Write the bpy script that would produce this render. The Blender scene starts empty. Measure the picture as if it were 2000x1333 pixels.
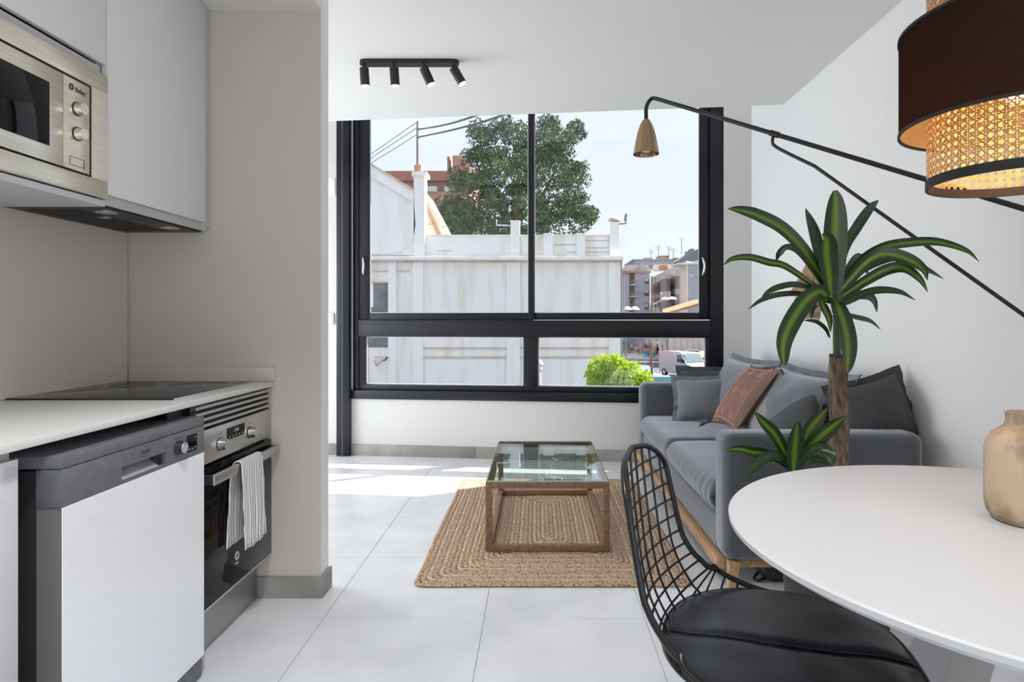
import bpy, bmesh, math, random
from mathutils import Vector, Matrix, noise

R = math.radians
rnd = random.Random(7)
sc = bpy.context.scene
COL = sc.collection
# ------------------------------------------------------------------ camera (2000x1333 frame)
F, CX, CY, H = 1220.0, 1050.0, 625.0, 1.14
cam = bpy.data.cameras.new('camera')
cam.sensor_width = 36.0
cam.lens = F / 2000.0 * 36.0
cam.shift_x = (1000.0 - CX) / 2000.0
cam.shift_y = (CY - 666.5) / 2000.0
cam.clip_start = 0.02
cam.clip_end = 600
camo = bpy.data.objects.new('camera', cam)
COL.objects.link(camo)
camo.location = (0, 0, H)
camo.rotation_euler = (R(90), 0, 0)
sc.camera = camo
# ------------------------------------------------------------------ sky, sun, daylight lamps added out of view, exposure
w = bpy.data.worlds.new('sky')
sc.world = w
w.use_nodes = True
nt = w.node_tree
nt.nodes.clear()
n_out = nt.nodes.new('ShaderNodeOutputWorld')
n_bg = nt.nodes.new('ShaderNodeBackground')
n_tc = nt.nodes.new('ShaderNodeTexCoord')
n_sep = nt.nodes.new('ShaderNodeSeparateXYZ')
n_rmp = nt.nodes.new('ShaderNodeValToRGB')
n_rmp.color_ramp.elements[0].position = 0.0
n_rmp.color_ramp.elements[0].color = (0.83, 0.87, 0.95, 1)
n_rmp.color_ramp.elements[1].position = 0.9
n_rmp.color_ramp.elements[1].color = (0.62, 0.73, 0.95, 1)
n_ns = nt.nodes.new('ShaderNodeTexNoise')
n_ns.inputs['Scale'].default_value = 2.2
n_ns.inputs['Detail'].default_value = 5
n_cr = nt.nodes.new('ShaderNodeValToRGB')
n_cr.color_ramp.elements[0].position = 0.48
n_cr.color_ramp.elements[1].position = 0.72
n_mx = nt.nodes.new('ShaderNodeMixRGB')
n_mx.inputs['Color2'].default_value = (0.90, 0.91, 0.95, 1)
nt.links.new(n_tc.outputs['Generated'], n_sep.inputs[0])
nt.links.new(n_sep.outputs['Z'], n_rmp.inputs[0])
nt.links.new(n_tc.outputs['Generated'], n_ns.inputs['Vector'])
nt.links.new(n_ns.outputs['Fac'], n_cr.inputs[0])
nt.links.new(n_cr.outputs[0], n_mx.inputs['Fac'])
nt.links.new(n_rmp.outputs[0], n_mx.inputs['Color1'])
nt.links.new(n_mx.outputs[0], n_bg.inputs['Color'])
n_bg.inputs['Strength'].default_value = 0.9
nt.links.new(n_bg.outputs[0], n_out.inputs['Surface'])

sun = bpy.data.lights.new('sun', 'SUN')
sun.energy = 11.0
sun.angle = R(0.55)
sun.color = (1.0, 0.96, 0.90)
suno = bpy.data.objects.new('sun', sun)
COL.objects.link(suno)
suno.rotation_euler = Vector((-0.77, -0.40, -0.88)).to_track_quat('-Z', 'Y').to_euler()
suno.location = (8, 8, 12)



def fill_panel(name, loc, rz, wd, ht, energy, col):
    ar = bpy.data.lights.new(name, 'AREA')
    ar.shape = 'RECTANGLE'
    ar.size = wd
    ar.size_y = ht
    ar.energy = energy
    ar.color = col
    ao = bpy.data.objects.new(name, ar)
    COL.objects.link(ao)
    ao.location = loc
    ao.rotation_euler = (R(90), 0, rz)


# daylight added behind the partition, unseen, to brighten the living area
fill_panel('left_fill', (-4.25, 3.90, 1.25), R(-90), 2.0, 2.1, 68, (0.93, 0.965, 1.0))
# spot added above the frame to brighten the kitchen aisle
pl_d = bpy.data.lights.new('kitchen_fill_beam', 'SPOT')
pl_d.energy = 92
pl_d.spot_size = R(106)
pl_d.spot_blend = 0.6
pl_d.shadow_soft_size = 0.09
pl_d.color = (0.96, 0.98, 1.0)
pl_do = bpy.data.objects.new('kitchen_fill_beam', pl_d)
COL.objects.link(pl_do)
pl_do.location = (-0.40, 0.75, 2.50)
# daylight added behind the camera to brighten the kitchen side
fill_panel('rear_fill', (1.74, -1.05, 1.2), R(90), 1.9, 2.1, 11, (0.95, 0.975, 1.0))

sc.view_settings.view_transform = 'Standard'
sc.view_settings.look = 'None'
sc.view_settings.gamma = 1.0
sc.view_settings.use_curve_mapping = False
sc.view_settings.exposure = 0.42

# ------------------------------------------------------------------ helpers
INV = {}


def at(px, py, Y):
    """world point seen at photo pixel (px, py) at distance Y"""
    return Vector(((px - CX) * Y / F, Y, H - (py - CY) * Y / F))


class MB:
    def __init__(self):
        self.bm = bmesh.new()

    def box(self, x0, x1, y0, y1, z0, z1, bev=0, seg=2, M=None):
        m = Matrix.Translation(((x0 + x1) / 2, (y0 + y1) / 2, (z0 + z1) / 2)) @ Matrix.Diagonal((abs(x1 - x0), abs(y1 - y0), abs(z1 - z0), 1))
        g = bmesh.ops.create_cube(self.bm, size=1, matrix=m)
        vs = g['verts']
        if bev > 0:
            es = list({e for v in vs for e in v.link_edges})
            r = bmesh.ops.bevel(self.bm, geom=es, offset=bev, segments=seg, profile=0.5, affect='EDGES')
            vs = list({v for f in r['faces'] for v in f.verts} | {v for v in vs if v.is_valid})
        if M is not None:
            bmesh.ops.transform(self.bm, matrix=M, verts=vs)
        return self

    def ring(self, c, x, y, r, seg):
        return [self.bm.verts.new(c + (x * math.cos(a) + y * math.sin(a)) * r) for a in [2 * math.pi * i / seg for i in range(seg)]]

    def bridge(self, a, b):
        n = len(a)
        for i in range(n):
            self.bm.faces.new((a[i], a[(i + 1) % n], b[(i + 1) % n], b[i]))

    def cyl(self, p0, p1, r0, r1=None, seg=16, caps=True):
        p0, p1 = Vector(p0), Vector(p1)
        r1 = r0 if r1 is None else r1
        d = (p1 - p0).normalized()
        x = d.orthogonal().normalized()
        y = d.cross(x)
        a = self.ring(p0, x, y, r0, seg)
        b = self.ring(p1, x, y, r1, seg)
        self.bridge(a, b)
        if caps:
            self.bm.faces.new(a[::-1])
            self.bm.faces.new(b)
        return self

    def tube(self, pts, r, seg=8, closed=False, caps=True, flat=1.0):
        pts = [Vector(p) for p in pts]
        n = len(pts)
        rs = r if isinstance(r, (list, tuple)) else [r] * n
        rings = []
        prev = None
        for i, p in enumerate(pts):
            if closed:
                t = pts[(i + 1) % n] - pts[i - 1]
            else:
                t = pts[min(i + 1, n - 1)] - pts[max(i - 1, 0)]
            t.normalize()
            if prev is None:
                up = Vector((0, 0, 1)) if abs(t.z) < 0.9 else Vector((0, 1, 0))
                x = t.cross(up).normalized()
            else:
                x = (prev - t * prev.dot(t)).normalized()
            prev = x
            y = x.cross(t)
            rings.append([self.bm.verts.new(p + x * (math.cos(a) * rs[i]) + y * (math.sin(a) * rs[i] * flat)) for a in [2 * math.pi * k / seg for k in range(seg)]])
        for i in range(n - 1):
            self.bridge(rings[i], rings[i + 1])
        if closed:
            self.bridge(rings[-1], rings[0])
        elif caps:
            self.bm.faces.new(rings[0][::-1])
            self.bm.faces.new(rings[-1])
        return self

    def lathe(self, prof, c=(0, 0, 0), seg=32, M=None):
        c = Vector(c)
        rings = []
        for r, z in prof:
            if r < 1e-6:
                rings.append([self.bm.verts.new(c + Vector((0, 0, z)))])
            else:
                rings.append(self.ring(c + Vector((0, 0, z)), Vector((1, 0, 0)), Vector((0, 1, 0)), r, seg))
        for a, b in zip(rings, rings[1:]):
            if len(a) == 1 and len(b) == 1:
                continue
            if len(a) == 1:
                for i in range(seg):
                    self.bm.faces.new((a[0], b[(i + 1) % seg], b[i]))
            elif len(b) == 1:
                for i in range(seg):
                    self.bm.faces.new((a[i], a[(i + 1) % seg], b[0]))
            else:
                self.bridge(a, b)
        if M is not None:
            bmesh.ops.transform(self.bm, matrix=M, verts=[v for r_ in rings for v in r_])
        return self

    def prism(self, pts, ext):
        """polygon (3D points) pushed along ext"""
        ext = Vector(ext)
        a = [self.bm.verts.new(Vector(p)) for p in pts]
        b = [self.bm.verts.new(Vector(p) + ext) for p in pts]
        self.bm.faces.new(a)
        self.bm.faces.new(b[::-1])
        n = len(a)
        for i in range(n):
            self.bm.faces.new((a[i], b[i], b[(i + 1) % n], a[(i + 1) % n]))
        return self

    def grid(self, fn, nu, nv):
        vs = [[self.bm.verts.new(fn(i / nu, j / nv)) for j in range(nv + 1)] for i in range(nu + 1)]
        for i in range(nu):
            for j in range(nv):
                self.bm.faces.new((vs[i][j], vs[i + 1][j], vs[i + 1][j + 1], vs[i][j + 1]))
        return vs

    def xf(self, M):
        bmesh.ops.transform(self.bm, matrix=M, verts=self.bm.verts[:])
        return self


def thing(name, label, cat, loc=(0, 0, 0), rz=0, group=None):
    o = bpy.data.objects.new(name, None)
    o.empty_display_size = 0.1
    COL.objects.link(o)
    o.location = loc
    o.rotation_euler = (0, 0, rz)
    if label:
        o['label'] = label
    if cat:
        o['category'] = cat
    if group:
        o['group'] = group
    INV[o.name] = (Matrix.Translation(loc) @ Matrix.Rotation(rz, 4, 'Z')).inverted()
    return o


def link_mesh(name, me, m, parent=None):
    o = bpy.data.objects.new(name, me)
    COL.objects.link(o)
    if m is not None:
        me.materials.append(m)
    if parent is not None:
        o.parent = parent
        INV[o.name] = INV[parent.name]
    else:
        INV[o.name] = Matrix.Identity(4)
    return o


def obj(name, mb, m, parent=None, smooth=35, local=False, label=None, cat=None, group=None, kind=None, recalc=True):
    bm = mb.bm
    if recalc:
        bmesh.ops.recalc_face_normals(bm, faces=bm.faces[:])
    me = bpy.data.meshes.new(name)
    bm.to_mesh(me)
    bm.free()
    if smooth:
        me.polygons.foreach_set('use_smooth', [True] * len(me.polygons))
        me.set_sharp_from_angle(angle=R(smooth))
    loc = None
    if parent is not None:
        if not local:
            me.transform(INV[parent.name])
    elif not local:
        xs = [v.co for v in me.vertices]
        loc = Vector(((min(v.x for v in xs) + max(v.x for v in xs)) / 2, (min(v.y for v in xs) + max(v.y for v in xs)) / 2, min(v.z for v in xs)))
        me.transform(Matrix.Translation(-loc))
    o = link_mesh(name, me, m, parent)
    if loc is not None:
        o.location = loc
        INV[o.name] = Matrix.Translation(-loc)
    for k, v in (('label', label), ('category', cat), ('group', group), ('kind', kind)):
        if v:
            o[k] = v
    return o


def struct(name, mb, m, smooth=35, label=None):
    return obj(name, mb, m, None, smooth, kind='structure', label=label)


def bx(name, m, parent, x0, x1, y0, y1, z0, z1, bev=0, seg=2, **k):
    return obj(name, MB().box(x0, x1, y0, y1, z0, z1, bev, seg), m, parent, **k)


def text(name, s, size, m, parent, org, xd, yd, depth=0.0004):
    cu = bpy.data.curves.new('t', 'FONT')
    cu.body = s
    cu.size = size
    cu.extrude = depth
    cu.align_x = 'CENTER'
    cu.align_y = 'CENTER'
    t = bpy.data.objects.new('t', cu)
    COL.objects.link(t)
    dg = bpy.context.evaluated_depsgraph_get()
    me = bpy.data.meshes.new_from_object(t.evaluated_get(dg))
    bpy.data.objects.remove(t)
    me.name = name
    xd, yd = Vector(xd).normalized(), Vector(yd).normalized()
    zd = xd.cross(yd)
    M = Matrix.Translation(org) @ Matrix((xd, yd, zd)).transposed().to_4x4()
    me.transform(M)
    if parent is not None:
        me.transform(INV[parent.name])
    return link_mesh(name, me, m, parent)


def spline(pts, n=8):
    pts = [Vector(p) for p in pts]
    P = [pts[0] * 2 - pts[1]] + pts + [pts[-1] * 2 - pts[-2]]
    out = []
    for i in range(1, len(P) - 2):
        for k in range(n):
            t = k / n
            a, b, c, d = P[i - 1], P[i], P[i + 1], P[i + 2]
            out.append(0.5 * ((2 * b) + (c - a) * t + (2 * a - 5 * b + 4 * c - d) * t * t + (3 * b - a - 3 * c + d) * t ** 3))
    out.append(pts[-1])
    return out


# ------------------------------------------------------------------ materials (all procedural)
def mat(name, col, rough=0.5, metal=0.0, vcol=None, vscale=8, vlo=0.35, vhi=0.65, bump=0, bscale=200, stretch=(1, 1, 1), spec=0.5, coat=0, emit=None, estr=0, sheen=0, detail=4, sheenr=0.5):
    m = bpy.data.materials.new(name)
    m.use_nodes = True
    t = m.node_tree
    b = t.nodes['Principled BSDF']
    b.inputs['Base Color'].default_value = (*col, 1)
    b.inputs['Roughness'].default_value = rough
    b.inputs['Metallic'].default_value = metal
    b.inputs['Specular IOR Level'].default_value = spec
    b.inputs['Coat Weight'].default_value = coat
    b.inputs['Sheen Weight'].default_value = sheen
    b.inputs['Sheen Roughness'].default_value = sheenr
    b.inputs['Sheen Tint'].default_value = (0.86, 0.92, 1.0, 1)
    if emit:
        b.inputs['Emission Color'].default_value = (*emit, 1)
        b.inputs['Emission Strength'].default_value = estr
    if vcol or bump:
        g = t.nodes.new('ShaderNodeNewGeometry')
        mp = t.nodes.new('ShaderNodeMapping')
        mp.inputs['Scale'].default_value = stretch
        t.links.new(g.outputs['Position'], mp.inputs[0])
    if vcol:
        n = t.nodes.new('ShaderNodeTexNoise')
        n.inputs['Scale'].default_value = vscale
        n.inputs['Detail'].default_value = detail
        r = t.nodes.new('ShaderNodeValToRGB')
        r.color_ramp.elements[0].position = vlo
        r.color_ramp.elements[0].color = (*col, 1)
        r.color_ramp.elements[1].position = vhi
        r.color_ramp.elements[1].color = (*vcol, 1)
        t.links.new(mp.outputs[0], n.inputs['Vector'])
        t.links.new(n.outputs['Fac'], r.inputs[0])
        t.links.new(r.outputs[0], b.inputs['Base Color'])
    if bump:
        n2 = t.nodes.new('ShaderNodeTexNoise')
        n2.inputs['Scale'].default_value = bscale
        n2.inputs['Detail'].default_value = 3
        bp = t.nodes.new('ShaderNodeBump')
        bp.inputs['Strength'].default_value = bump
        bp.inputs['Distance'].default_value = 0.01
        t.links.new(mp.outputs[0], n2.inputs['Vector'])
        t.links.new(n2.outputs['Fac'], bp.inputs['Height'])
        t.links.new(bp.outputs[0], b.inputs['Normal'])
    return m


def glass(name, tint=(1, 1, 1), ior=1.45):
    m = bpy.data.materials.new(name)
    m.use_nodes = True
    t = m.node_tree
    t.nodes.clear()
    o = t.nodes.new('ShaderNodeOutputMaterial')
    mx = t.nodes.new('ShaderNodeMixShader')
    tr = t.nodes.new('ShaderNodeBsdfTransparent')
    tr.inputs[0].default_value = (*tint, 1)
    gl = t.nodes.new('ShaderNodeBsdfGlossy')
    gl.inputs['Roughness'].default_value = 0.0
    lw = t.nodes.new('ShaderNodeLayerWeight')          # Schlick curve, the same from either face of the sheet
    lw.inputs['Blend'].default_value = 0.5
    pw_ = t.nodes.new('ShaderNodeMath')
    pw_.operation = 'POWER'
    pw_.inputs[1].default_value = 5.0
    ma = t.nodes.new('ShaderNodeMath')
    ma.operation = 'MULTIPLY_ADD'
    f0 = ((ior - 1) / (ior + 1)) ** 2
    ma.inputs[1].default_value = 1 - f0
    ma.inputs[2].default_value = f0
    t.links.new(lw.outputs['Facing'], pw_.inputs[0])
    t.links.new(pw_.outputs[0], ma.inputs[0])
    t.links.new(ma.outputs[0], mx.inputs[0])
    t.links.new(tr.outputs[0], mx.inputs[1])
    t.links.new(gl.outputs[0], mx.inputs[2])
    t.links.new(mx.outputs[0], o.inputs[0])
    return m


def fabric_glow(name, col, tcol, tw):
    """thin cloth: diffuse outside, lets part of the lamp's light through"""
    m = bpy.data.materials.new(name)
    m.use_nodes = True
    t = m.node_tree
    t.nodes.clear()
    o = t.nodes.new('ShaderNodeOutputMaterial')
    mx = t.nodes.new('ShaderNodeMixShader')
    mx.inputs[0].default_value = tw
    d = t.nodes.new('ShaderNodeBsdfDiffuse')
    d.inputs[0].default_value = (*col, 1)
    tr = t.nodes.new('ShaderNodeBsdfTranslucent')
    g = t.nodes.new('ShaderNodeNewGeometry')
    mp = t.nodes.new('ShaderNodeMapping')
    mp.inputs['Scale'].default_value = (30, 30, 260)
    n = t.nodes.new('ShaderNodeTexNoise')
    n.inputs['Scale'].default_value = 1.5
    r = t.nodes.new('ShaderNodeValToRGB')
    r.color_ramp.elements[0].color = (*[c * 0.45 for c in tcol], 1)
    r.color_ramp.elements[1].color = (*tcol, 1)
    t.links.new(g.outputs['Position'], mp.inputs[0])
    t.links.new(mp.outputs[0], n.inputs['Vector'])
    t.links.new(n.outputs['Fac'], r.inputs[0])
    t.links.new(r.outputs[0], tr.inputs[0])
    t.links.new(d.outputs[0], mx.inputs[1])
    t.links.new(tr.outputs[0], mx.inputs[2])
    t.links.new(mx.outputs[0], o.inputs[0])
    return m


def ramp_mat(name, coord, stops, rough=0.5, interp='LINEAR', fac=None, spec=0.5):
    """colour ramp over one UV / object coordinate. coord: 'u', 'z', 'y'"""
    m = bpy.data.materials.new(name)
    m.use_nodes = True
    t = m.node_tree
    b = t.nodes['Principled BSDF']
    b.inputs['Roughness'].default_value = rough
    b.inputs['Specular IOR Level'].default_value = spec
    tc = t.nodes.new('ShaderNodeTexCoord')
    sp = t.nodes.new('ShaderNodeSeparateXYZ')
    t.links.new(tc.outputs['UV' if coord == 'u' else 'Object'], sp.inputs[0])
    r = t.nodes.new('ShaderNodeValToRGB')
    r.color_ramp.interpolation = interp
    el = r.color_ramp.elements
    while len(el) < len(stops):
        el.new(0.5)
    for e, (p, c) in zip(el, stops):
        e.position = p
        e.color = (*c, 1)
    src = sp.outputs[{'u': 0, 'y': 1, 'z': 2}[coord]]
    if fac:
        mt = t.nodes.new('ShaderNodeMath')
        mt.operation = 'MULTIPLY'
        mt.inputs[1].default_value = fac
        t.links.new(src, mt.inputs[0])
        fr = t.nodes.new('ShaderNodeMath')
        fr.operation = 'FRACT'
        t.links.new(mt.outputs[0], fr.inputs[0])
        src = fr.outputs[0]
    t.links.new(src, r.inputs[0])
    t.links.new(r.outputs[0], b.inputs['Base Color'])
    return m


M_wall = mat('wall_paint', (0.72, 0.70, 0.67), 0.75, bump=0.02, bscale=60, spec=0.2)
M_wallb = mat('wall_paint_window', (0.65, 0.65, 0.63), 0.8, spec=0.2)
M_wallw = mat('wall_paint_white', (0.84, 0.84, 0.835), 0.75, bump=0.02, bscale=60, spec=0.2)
M_kwall = mat('kitchen_paint_shade', (0.60, 0.565, 0.53), 0.6, bump=0.02, bscale=50, spec=0.25)  # greige tone; on the partition sheet it stands in for shade
M_ceil = mat('ceiling_paint', (0.79, 0.785, 0.77), 0.8, spec=0.1)
M_tile = mat('floor_tile', (0.70, 0.71, 0.735), 0.30, vcol=(0.83, 0.84, 0.86), vscale=3.4, vlo=0.3, vhi=0.7, bump=0.05, bscale=40, detail=8)
M_grout = mat('grout', (0.55, 0.55, 0.55), 0.9)
M_skirt = mat('stone_skirting', (0.27, 0.255, 0.235), 0.55, vcol=(0.37, 0.35, 0.33), vscale=5, bump=0.05, bscale=60, detail=8)
M_frame = mat('anthracite_aluminium', (0.008, 0.0095, 0.013), 0.34, spec=0.35)
M_gasket = mat('window_gasket', (0.75, 0.76, 0.78), 0.5)
M_pane = glass('window_pane', (0.97, 0.985, 0.985))
M_tglass = glass('table_glass', (0.88, 0.94, 0.93), 1.65)
M_chrome = mat('chrome', (0.75, 0.75, 0.76), 0.2, 1.0)
M_cab = mat('cabinet_matt', (0.76, 0.755, 0.76), 0.42, spec=0.4)
M_gloss = mat('cabinet_gloss', (0.66, 0.66, 0.68), 0.12, coat=0.4)
M_carc = mat('cabinet_carcass', (0.50, 0.50, 0.49), 0.5)
M_count = mat('white_worktop', (0.66, 0.65, 0.63), 0.3)
M_steel = mat('brushed_steel', (0.74, 0.70, 0.61), 0.30, 1.0, vcol=(0.84, 0.80, 0.69), vscale=3, stretch=(40, 1.2, 60), bump=0.03, bscale=8)
M_steelv = mat('oven_steel', (0.60, 0.59, 0.57), 0.32, 1.0, vcol=(0.68, 0.67, 0.65), vscale=3, stretch=(40, 1.2, 60))
M_steeld = mat('dishwasher_steel', (0.89, 0.92, 0.97), 0.34, 0.2, vcol=(0.94, 0.96, 0.99), vscale=3, stretch=(8, 8, 90), bump=0.02, bscale=8)
M_plinth = mat('steel_plinth', (0.42, 0.42, 0.41), 0.35, 1.0)
M_grey = mat('grey_plastic', (0.115, 0.12, 0.135), 0.4, vcol=(0.14, 0.145, 0.16), vscale=30)
M_dgrey = mat('dark_plastic', (0.03, 0.03, 0.034), 0.45)
M_black = mat('black_paint', (0.008, 0.008, 0.009), 0.45)
M_bglass = mat('black_glass', (0.005, 0.005, 0.006), 0.04, spec=0.18)
M_hob = mat('hob_glass', (0.02, 0.019, 0.018), 0.14)
M_silver = mat('silver_plastic', (0.62, 0.63, 0.65), 0.35, 0.6)
M_white = mat('white_lacquer', (0.59, 0.605, 0.625), 0.45)
M_wleg = mat('white_metal', (0.55, 0.55, 0.56), 0.4)
M_print = mat('printed_mark', (0.05, 0.05, 0.055), 0.5)
M_printw = mat('printed_mark_light', (0.55, 0.55, 0.56), 0.5)
M_oak = mat('oak', (0.42, 0.25, 0.125), 0.5, vcol=(0.56, 0.36, 0.20), vscale=5, stretch=(12, 1, 12), bump=0.03, bscale=20)
M_oakd = mat('stained_oak', (0.20, 0.105, 0.050), 0.45, vcol=(0.31, 0.18, 0.095), vscale=6, stretch=(12, 2, 12), bump=0.03, bscale=20)
M_sofa = mat('grey_weave', (0.060, 0.064, 0.073), 0.9, vcol=(0.115, 0.121, 0.136), vscale=240, vlo=0.3, vhi=0.7, bump=0.25, bscale=420, sheen=1.0, spec=0.2)
M_cush = mat('grey_linen', (0.13, 0.14, 0.155), 0.92, vcol=(0.20, 0.21, 0.23), vscale=300, bump=0.25, bscale=500, sheen=0.5, spec=0.2)
M_cushd = mat('charcoal_linen', (0.055, 0.057, 0.063), 0.92, vcol=(0.095, 0.097, 0.105), vscale=300, bump=0.25, bscale=500, sheen=0.1, spec=0.2)
M_cushl = mat('pale_grey_linen', (0.27, 0.265, 0.26), 0.92, vcol=(0.34, 0.335, 0.33), vscale=300, bump=0.2, bscale=500, spec=0.2)
M_terra = mat('terracotta_cloth', (0.185, 0.112, 0.090), 0.9, vcol=(0.28, 0.18, 0.145), vscale=220, bump=0.3, bscale=380, spec=0.2)
M_thread = mat('pink_thread', (0.66, 0.33, 0.26), 0.8)
M_tassel = mat('tassel_thread', (0.07, 0.03, 0.03), 0.9)
M_jute = mat('jute_braid', (0.25, 0.150, 0.090), 0.95, vcol=(0.70, 0.51, 0.36), vscale=95, vlo=0.34, vhi=0.58, bump=1.0, bscale=150, detail=6, spec=0.1)
M_jute2 = mat('jute_braid_pale', (0.32, 0.22, 0.15), 0.95, vcol=(0.76, 0.59, 0.45), vscale=105, vlo=0.34, vhi=0.56, bump=1.0, bscale=160, detail=6, spec=0.1)
M_wire = mat('black_wire', (0.006, 0.006, 0.007), 0.38)
M_leather = mat('black_leatherette', (0.008, 0.009, 0.014), 0.30, bump=0.06, bscale=260)
M_pot = mat('charcoal_pot', (0.035, 0.035, 0.038), 0.7, bump=0.05, bscale=80)
M_soil = mat('soil', (0.03, 0.02, 0.014), 0.95, bump=0.6, bscale=90)
M_bark = mat('bark', (0.085, 0.055, 0.035), 0.9, vcol=(0.26, 0.19, 0.125), vscale=34, vlo=0.36, vhi=0.66, stretch=(2.2, 2.2, 0.7), bump=0.9, bscale=60)
M_stem = mat('green_stem', (0.06, 0.085, 0.03), 0.6)
M_vase = mat('mango_wood', (0.56, 0.43, 0.30), 0.5, vcol=(0.20, 0.10, 0.04), vscale=22, vlo=0.46, vhi=0.76, stretch=(1, 1, 0.55), bump=0.03, bscale=40, detail=5)
M_brass = mat('champagne_metal', (0.42, 0.29, 0.18), 0.16, 1.0)
M_cane = mat('rattan_cane', (0.50, 0.30, 0.13), 0.55, vcol=(0.66, 0.44, 0.22), vscale=60)
M_lining = fabric_glow('shade_lining', (0.75, 0.58, 0.38), (0.9, 0.62, 0.3), 0.45)
M_drum = fabric_glow('black_shade_cloth', (0.016, 0.015, 0.016), (0.34, 0.21, 0.09), 0.20)
M_bulb = mat('lit_bulb', (1, 0.8, 0.5), 0.5, emit=(1.0, 0.62, 0.25), estr=14)
M_led = mat('lit_led', (1, 0.95, 0.9), 0.5, emit=(1.0, 0.86, 0.72), estr=3.0)
M_raffia = mat('raffia', (0.45, 0.31, 0.19), 0.9, vcol=(0.62, 0.47, 0.32), vscale=60)
M_leaf = ramp_mat('dracaena_leaf', 'u', [(0.0, (0.012, 0.035, 0.010)), (0.29, (0.014, 0.045, 0.010)), (0.34, (0.055, 0.12, 0.010)), (0.50, (0.155, 0.26, 0.016)), (0.66, (0.055, 0.12, 0.010)), (0.71, (0.014, 0.045, 0.010)), (1.0, (0.012, 0.035, 0.010))], 0.32)
M_leaf2 = ramp_mat('dracaena_leaf_dark', 'u', [(0.0, (0.010, 0.032, 0.010)), (0.35, (0.016, 0.05, 0.012)), (0.5, (0.035, 0.08, 0.012)), (0.65, (0.016, 0.05, 0.012)), (1.0, (0.010, 0.032, 0.010))], 0.32)
M_towel = ramp_mat('striped_towel', 'y', [(0.0, (0.82, 0.82, 0.82)), (0.68, (0.82, 0.82, 0.82)), (0.74, (0.10, 0.10, 0.11)), (0.94, (0.10, 0.10, 0.11)), (1.0, (0.82, 0.82, 0.82))], 0.9, fac=88, spec=0.1)

# ------------------------------------------------------------------ the room
XR = 1.679           # right wall
XK = -1.685          # kitchen wall
XP = -0.891          # end of the partition
YP0, YP1 = 2.565, 2.66
XL = -4.20           # hidden left wall of the living area
YB = -2.40           # rear wall
ZC = 2.61            # lowered ceiling
ZT = 3.20            # ceiling over the window bay
ZK = 2.414           # kitchen ceiling
WY0, WS = 5.086, 0.11   # window wall: Y = WY0 - WS * X
AW = math.atan(WS)
MW = Matrix.Translation((0, WY0, 0)) @ Matrix.Rotation(-AW, 4, 'Z')   # local: x along the wall, y outwards


def wu(px):
    q = (px - CX) / F
    return q * WY0 / (1 + WS * q) / math.cos(AW)


def wz(px, py):
    q = (px - CX) / F
    return H - (py - CY) / F * WY0 / (1 + WS * q)


def wbox(mb, u0, u1, w0, w1, z0, z1, bev=0):
    return mb.box(u0, u1, w0, w1, z0, z1, bev, 2, MW)


T_ = 0.613
floor = struct('floor', MB().box(XL - .1, XR + .2, YB - .2, 5.90, -0.16, -0.0036), M_grout, label='grey grout bed under the large floor tiles')
tmb = MB().box(-T_ / 2 + .0013, T_ / 2 - .0013, -T_ / 2 + .0013, T_ / 2 - .0013, -0.0035, 0, 0.0008, 1)
tile0 = None
for i in range(-7, 3):
    for j in range(-8, 5):
        cx_, cy_ = -0.204 + T_ * (i + .5), 2.383 + T_ * (j + .5)
        if cx_ + T_ / 2 < XL - .1 or cx_ - T_ / 2 > XR or cy_ > 5.5 or cy_ < YB - .2:
            continue
        if tile0 is None:
            tile0 = obj('tile', tmb, M_tile, floor, local=True)
            t_ = tile0
        else:
            t_ = tile0.copy()
            COL.objects.link(t_)
        t_.location = INV[floor.name] @ Vector((cx_, cy_, 0))

struct('wall_right', MB().box(XR, XR + .15, -0.05, 5.1, 0, ZT + .1).box(XR, XR + .15, YB, -2.05, 0, ZT + .1).box(XR, XR + .15, -2.05, -0.05, 2.3, ZT + .1), M_wallw)  # gap behind the camera made for the added area lamp
struct('wall_left', MB().box(XK - .15, XK, YB, YP0, 0, ZT + .1), M_kwall)
struct('wall_partition', MB().box(XL, XP, YP0 + .003, YP1, 0, ZT + .1), M_wallw)
struct('wall_kitchen_shade', MB().box(XK, XP, YP0, YP0 + .0028, 0, ZK), M_kwall, label='thin darker sheet on the kitchen side of the partition, shade put into its colour')  # shade of this face put into a darker sheet
struct('wall_far_left', MB().box(XL - .12, XL, YP0 - .1, 2.85, 0, ZT + .1).box(XL - .12, XL, 4.95, 5.75, 0, ZT + .1).box(XL - .12, XL, 2.85, 4.95, 2.35, ZT + .1), M_wallw)  # door-sized gap made for the added, unseen area lamp
rw = MB()
rw.box(XK - .15, XR + .15, YB - .15, YB, 0, ZT + .1)
struct('wall_rear', rw, M_wallw)
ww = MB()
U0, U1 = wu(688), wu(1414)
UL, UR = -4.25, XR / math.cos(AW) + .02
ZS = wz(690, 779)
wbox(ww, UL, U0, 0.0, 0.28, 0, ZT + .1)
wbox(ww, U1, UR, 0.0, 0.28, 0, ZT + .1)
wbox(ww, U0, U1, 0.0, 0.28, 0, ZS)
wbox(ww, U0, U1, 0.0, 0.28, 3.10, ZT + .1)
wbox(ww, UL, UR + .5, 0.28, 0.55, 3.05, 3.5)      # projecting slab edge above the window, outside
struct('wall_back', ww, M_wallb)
# lowered ceiling whose edge runs parallel to the window, the higher bay and the kitchen soffit


def cey(X):
    return 4.267 - WS * (X - XR)


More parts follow.
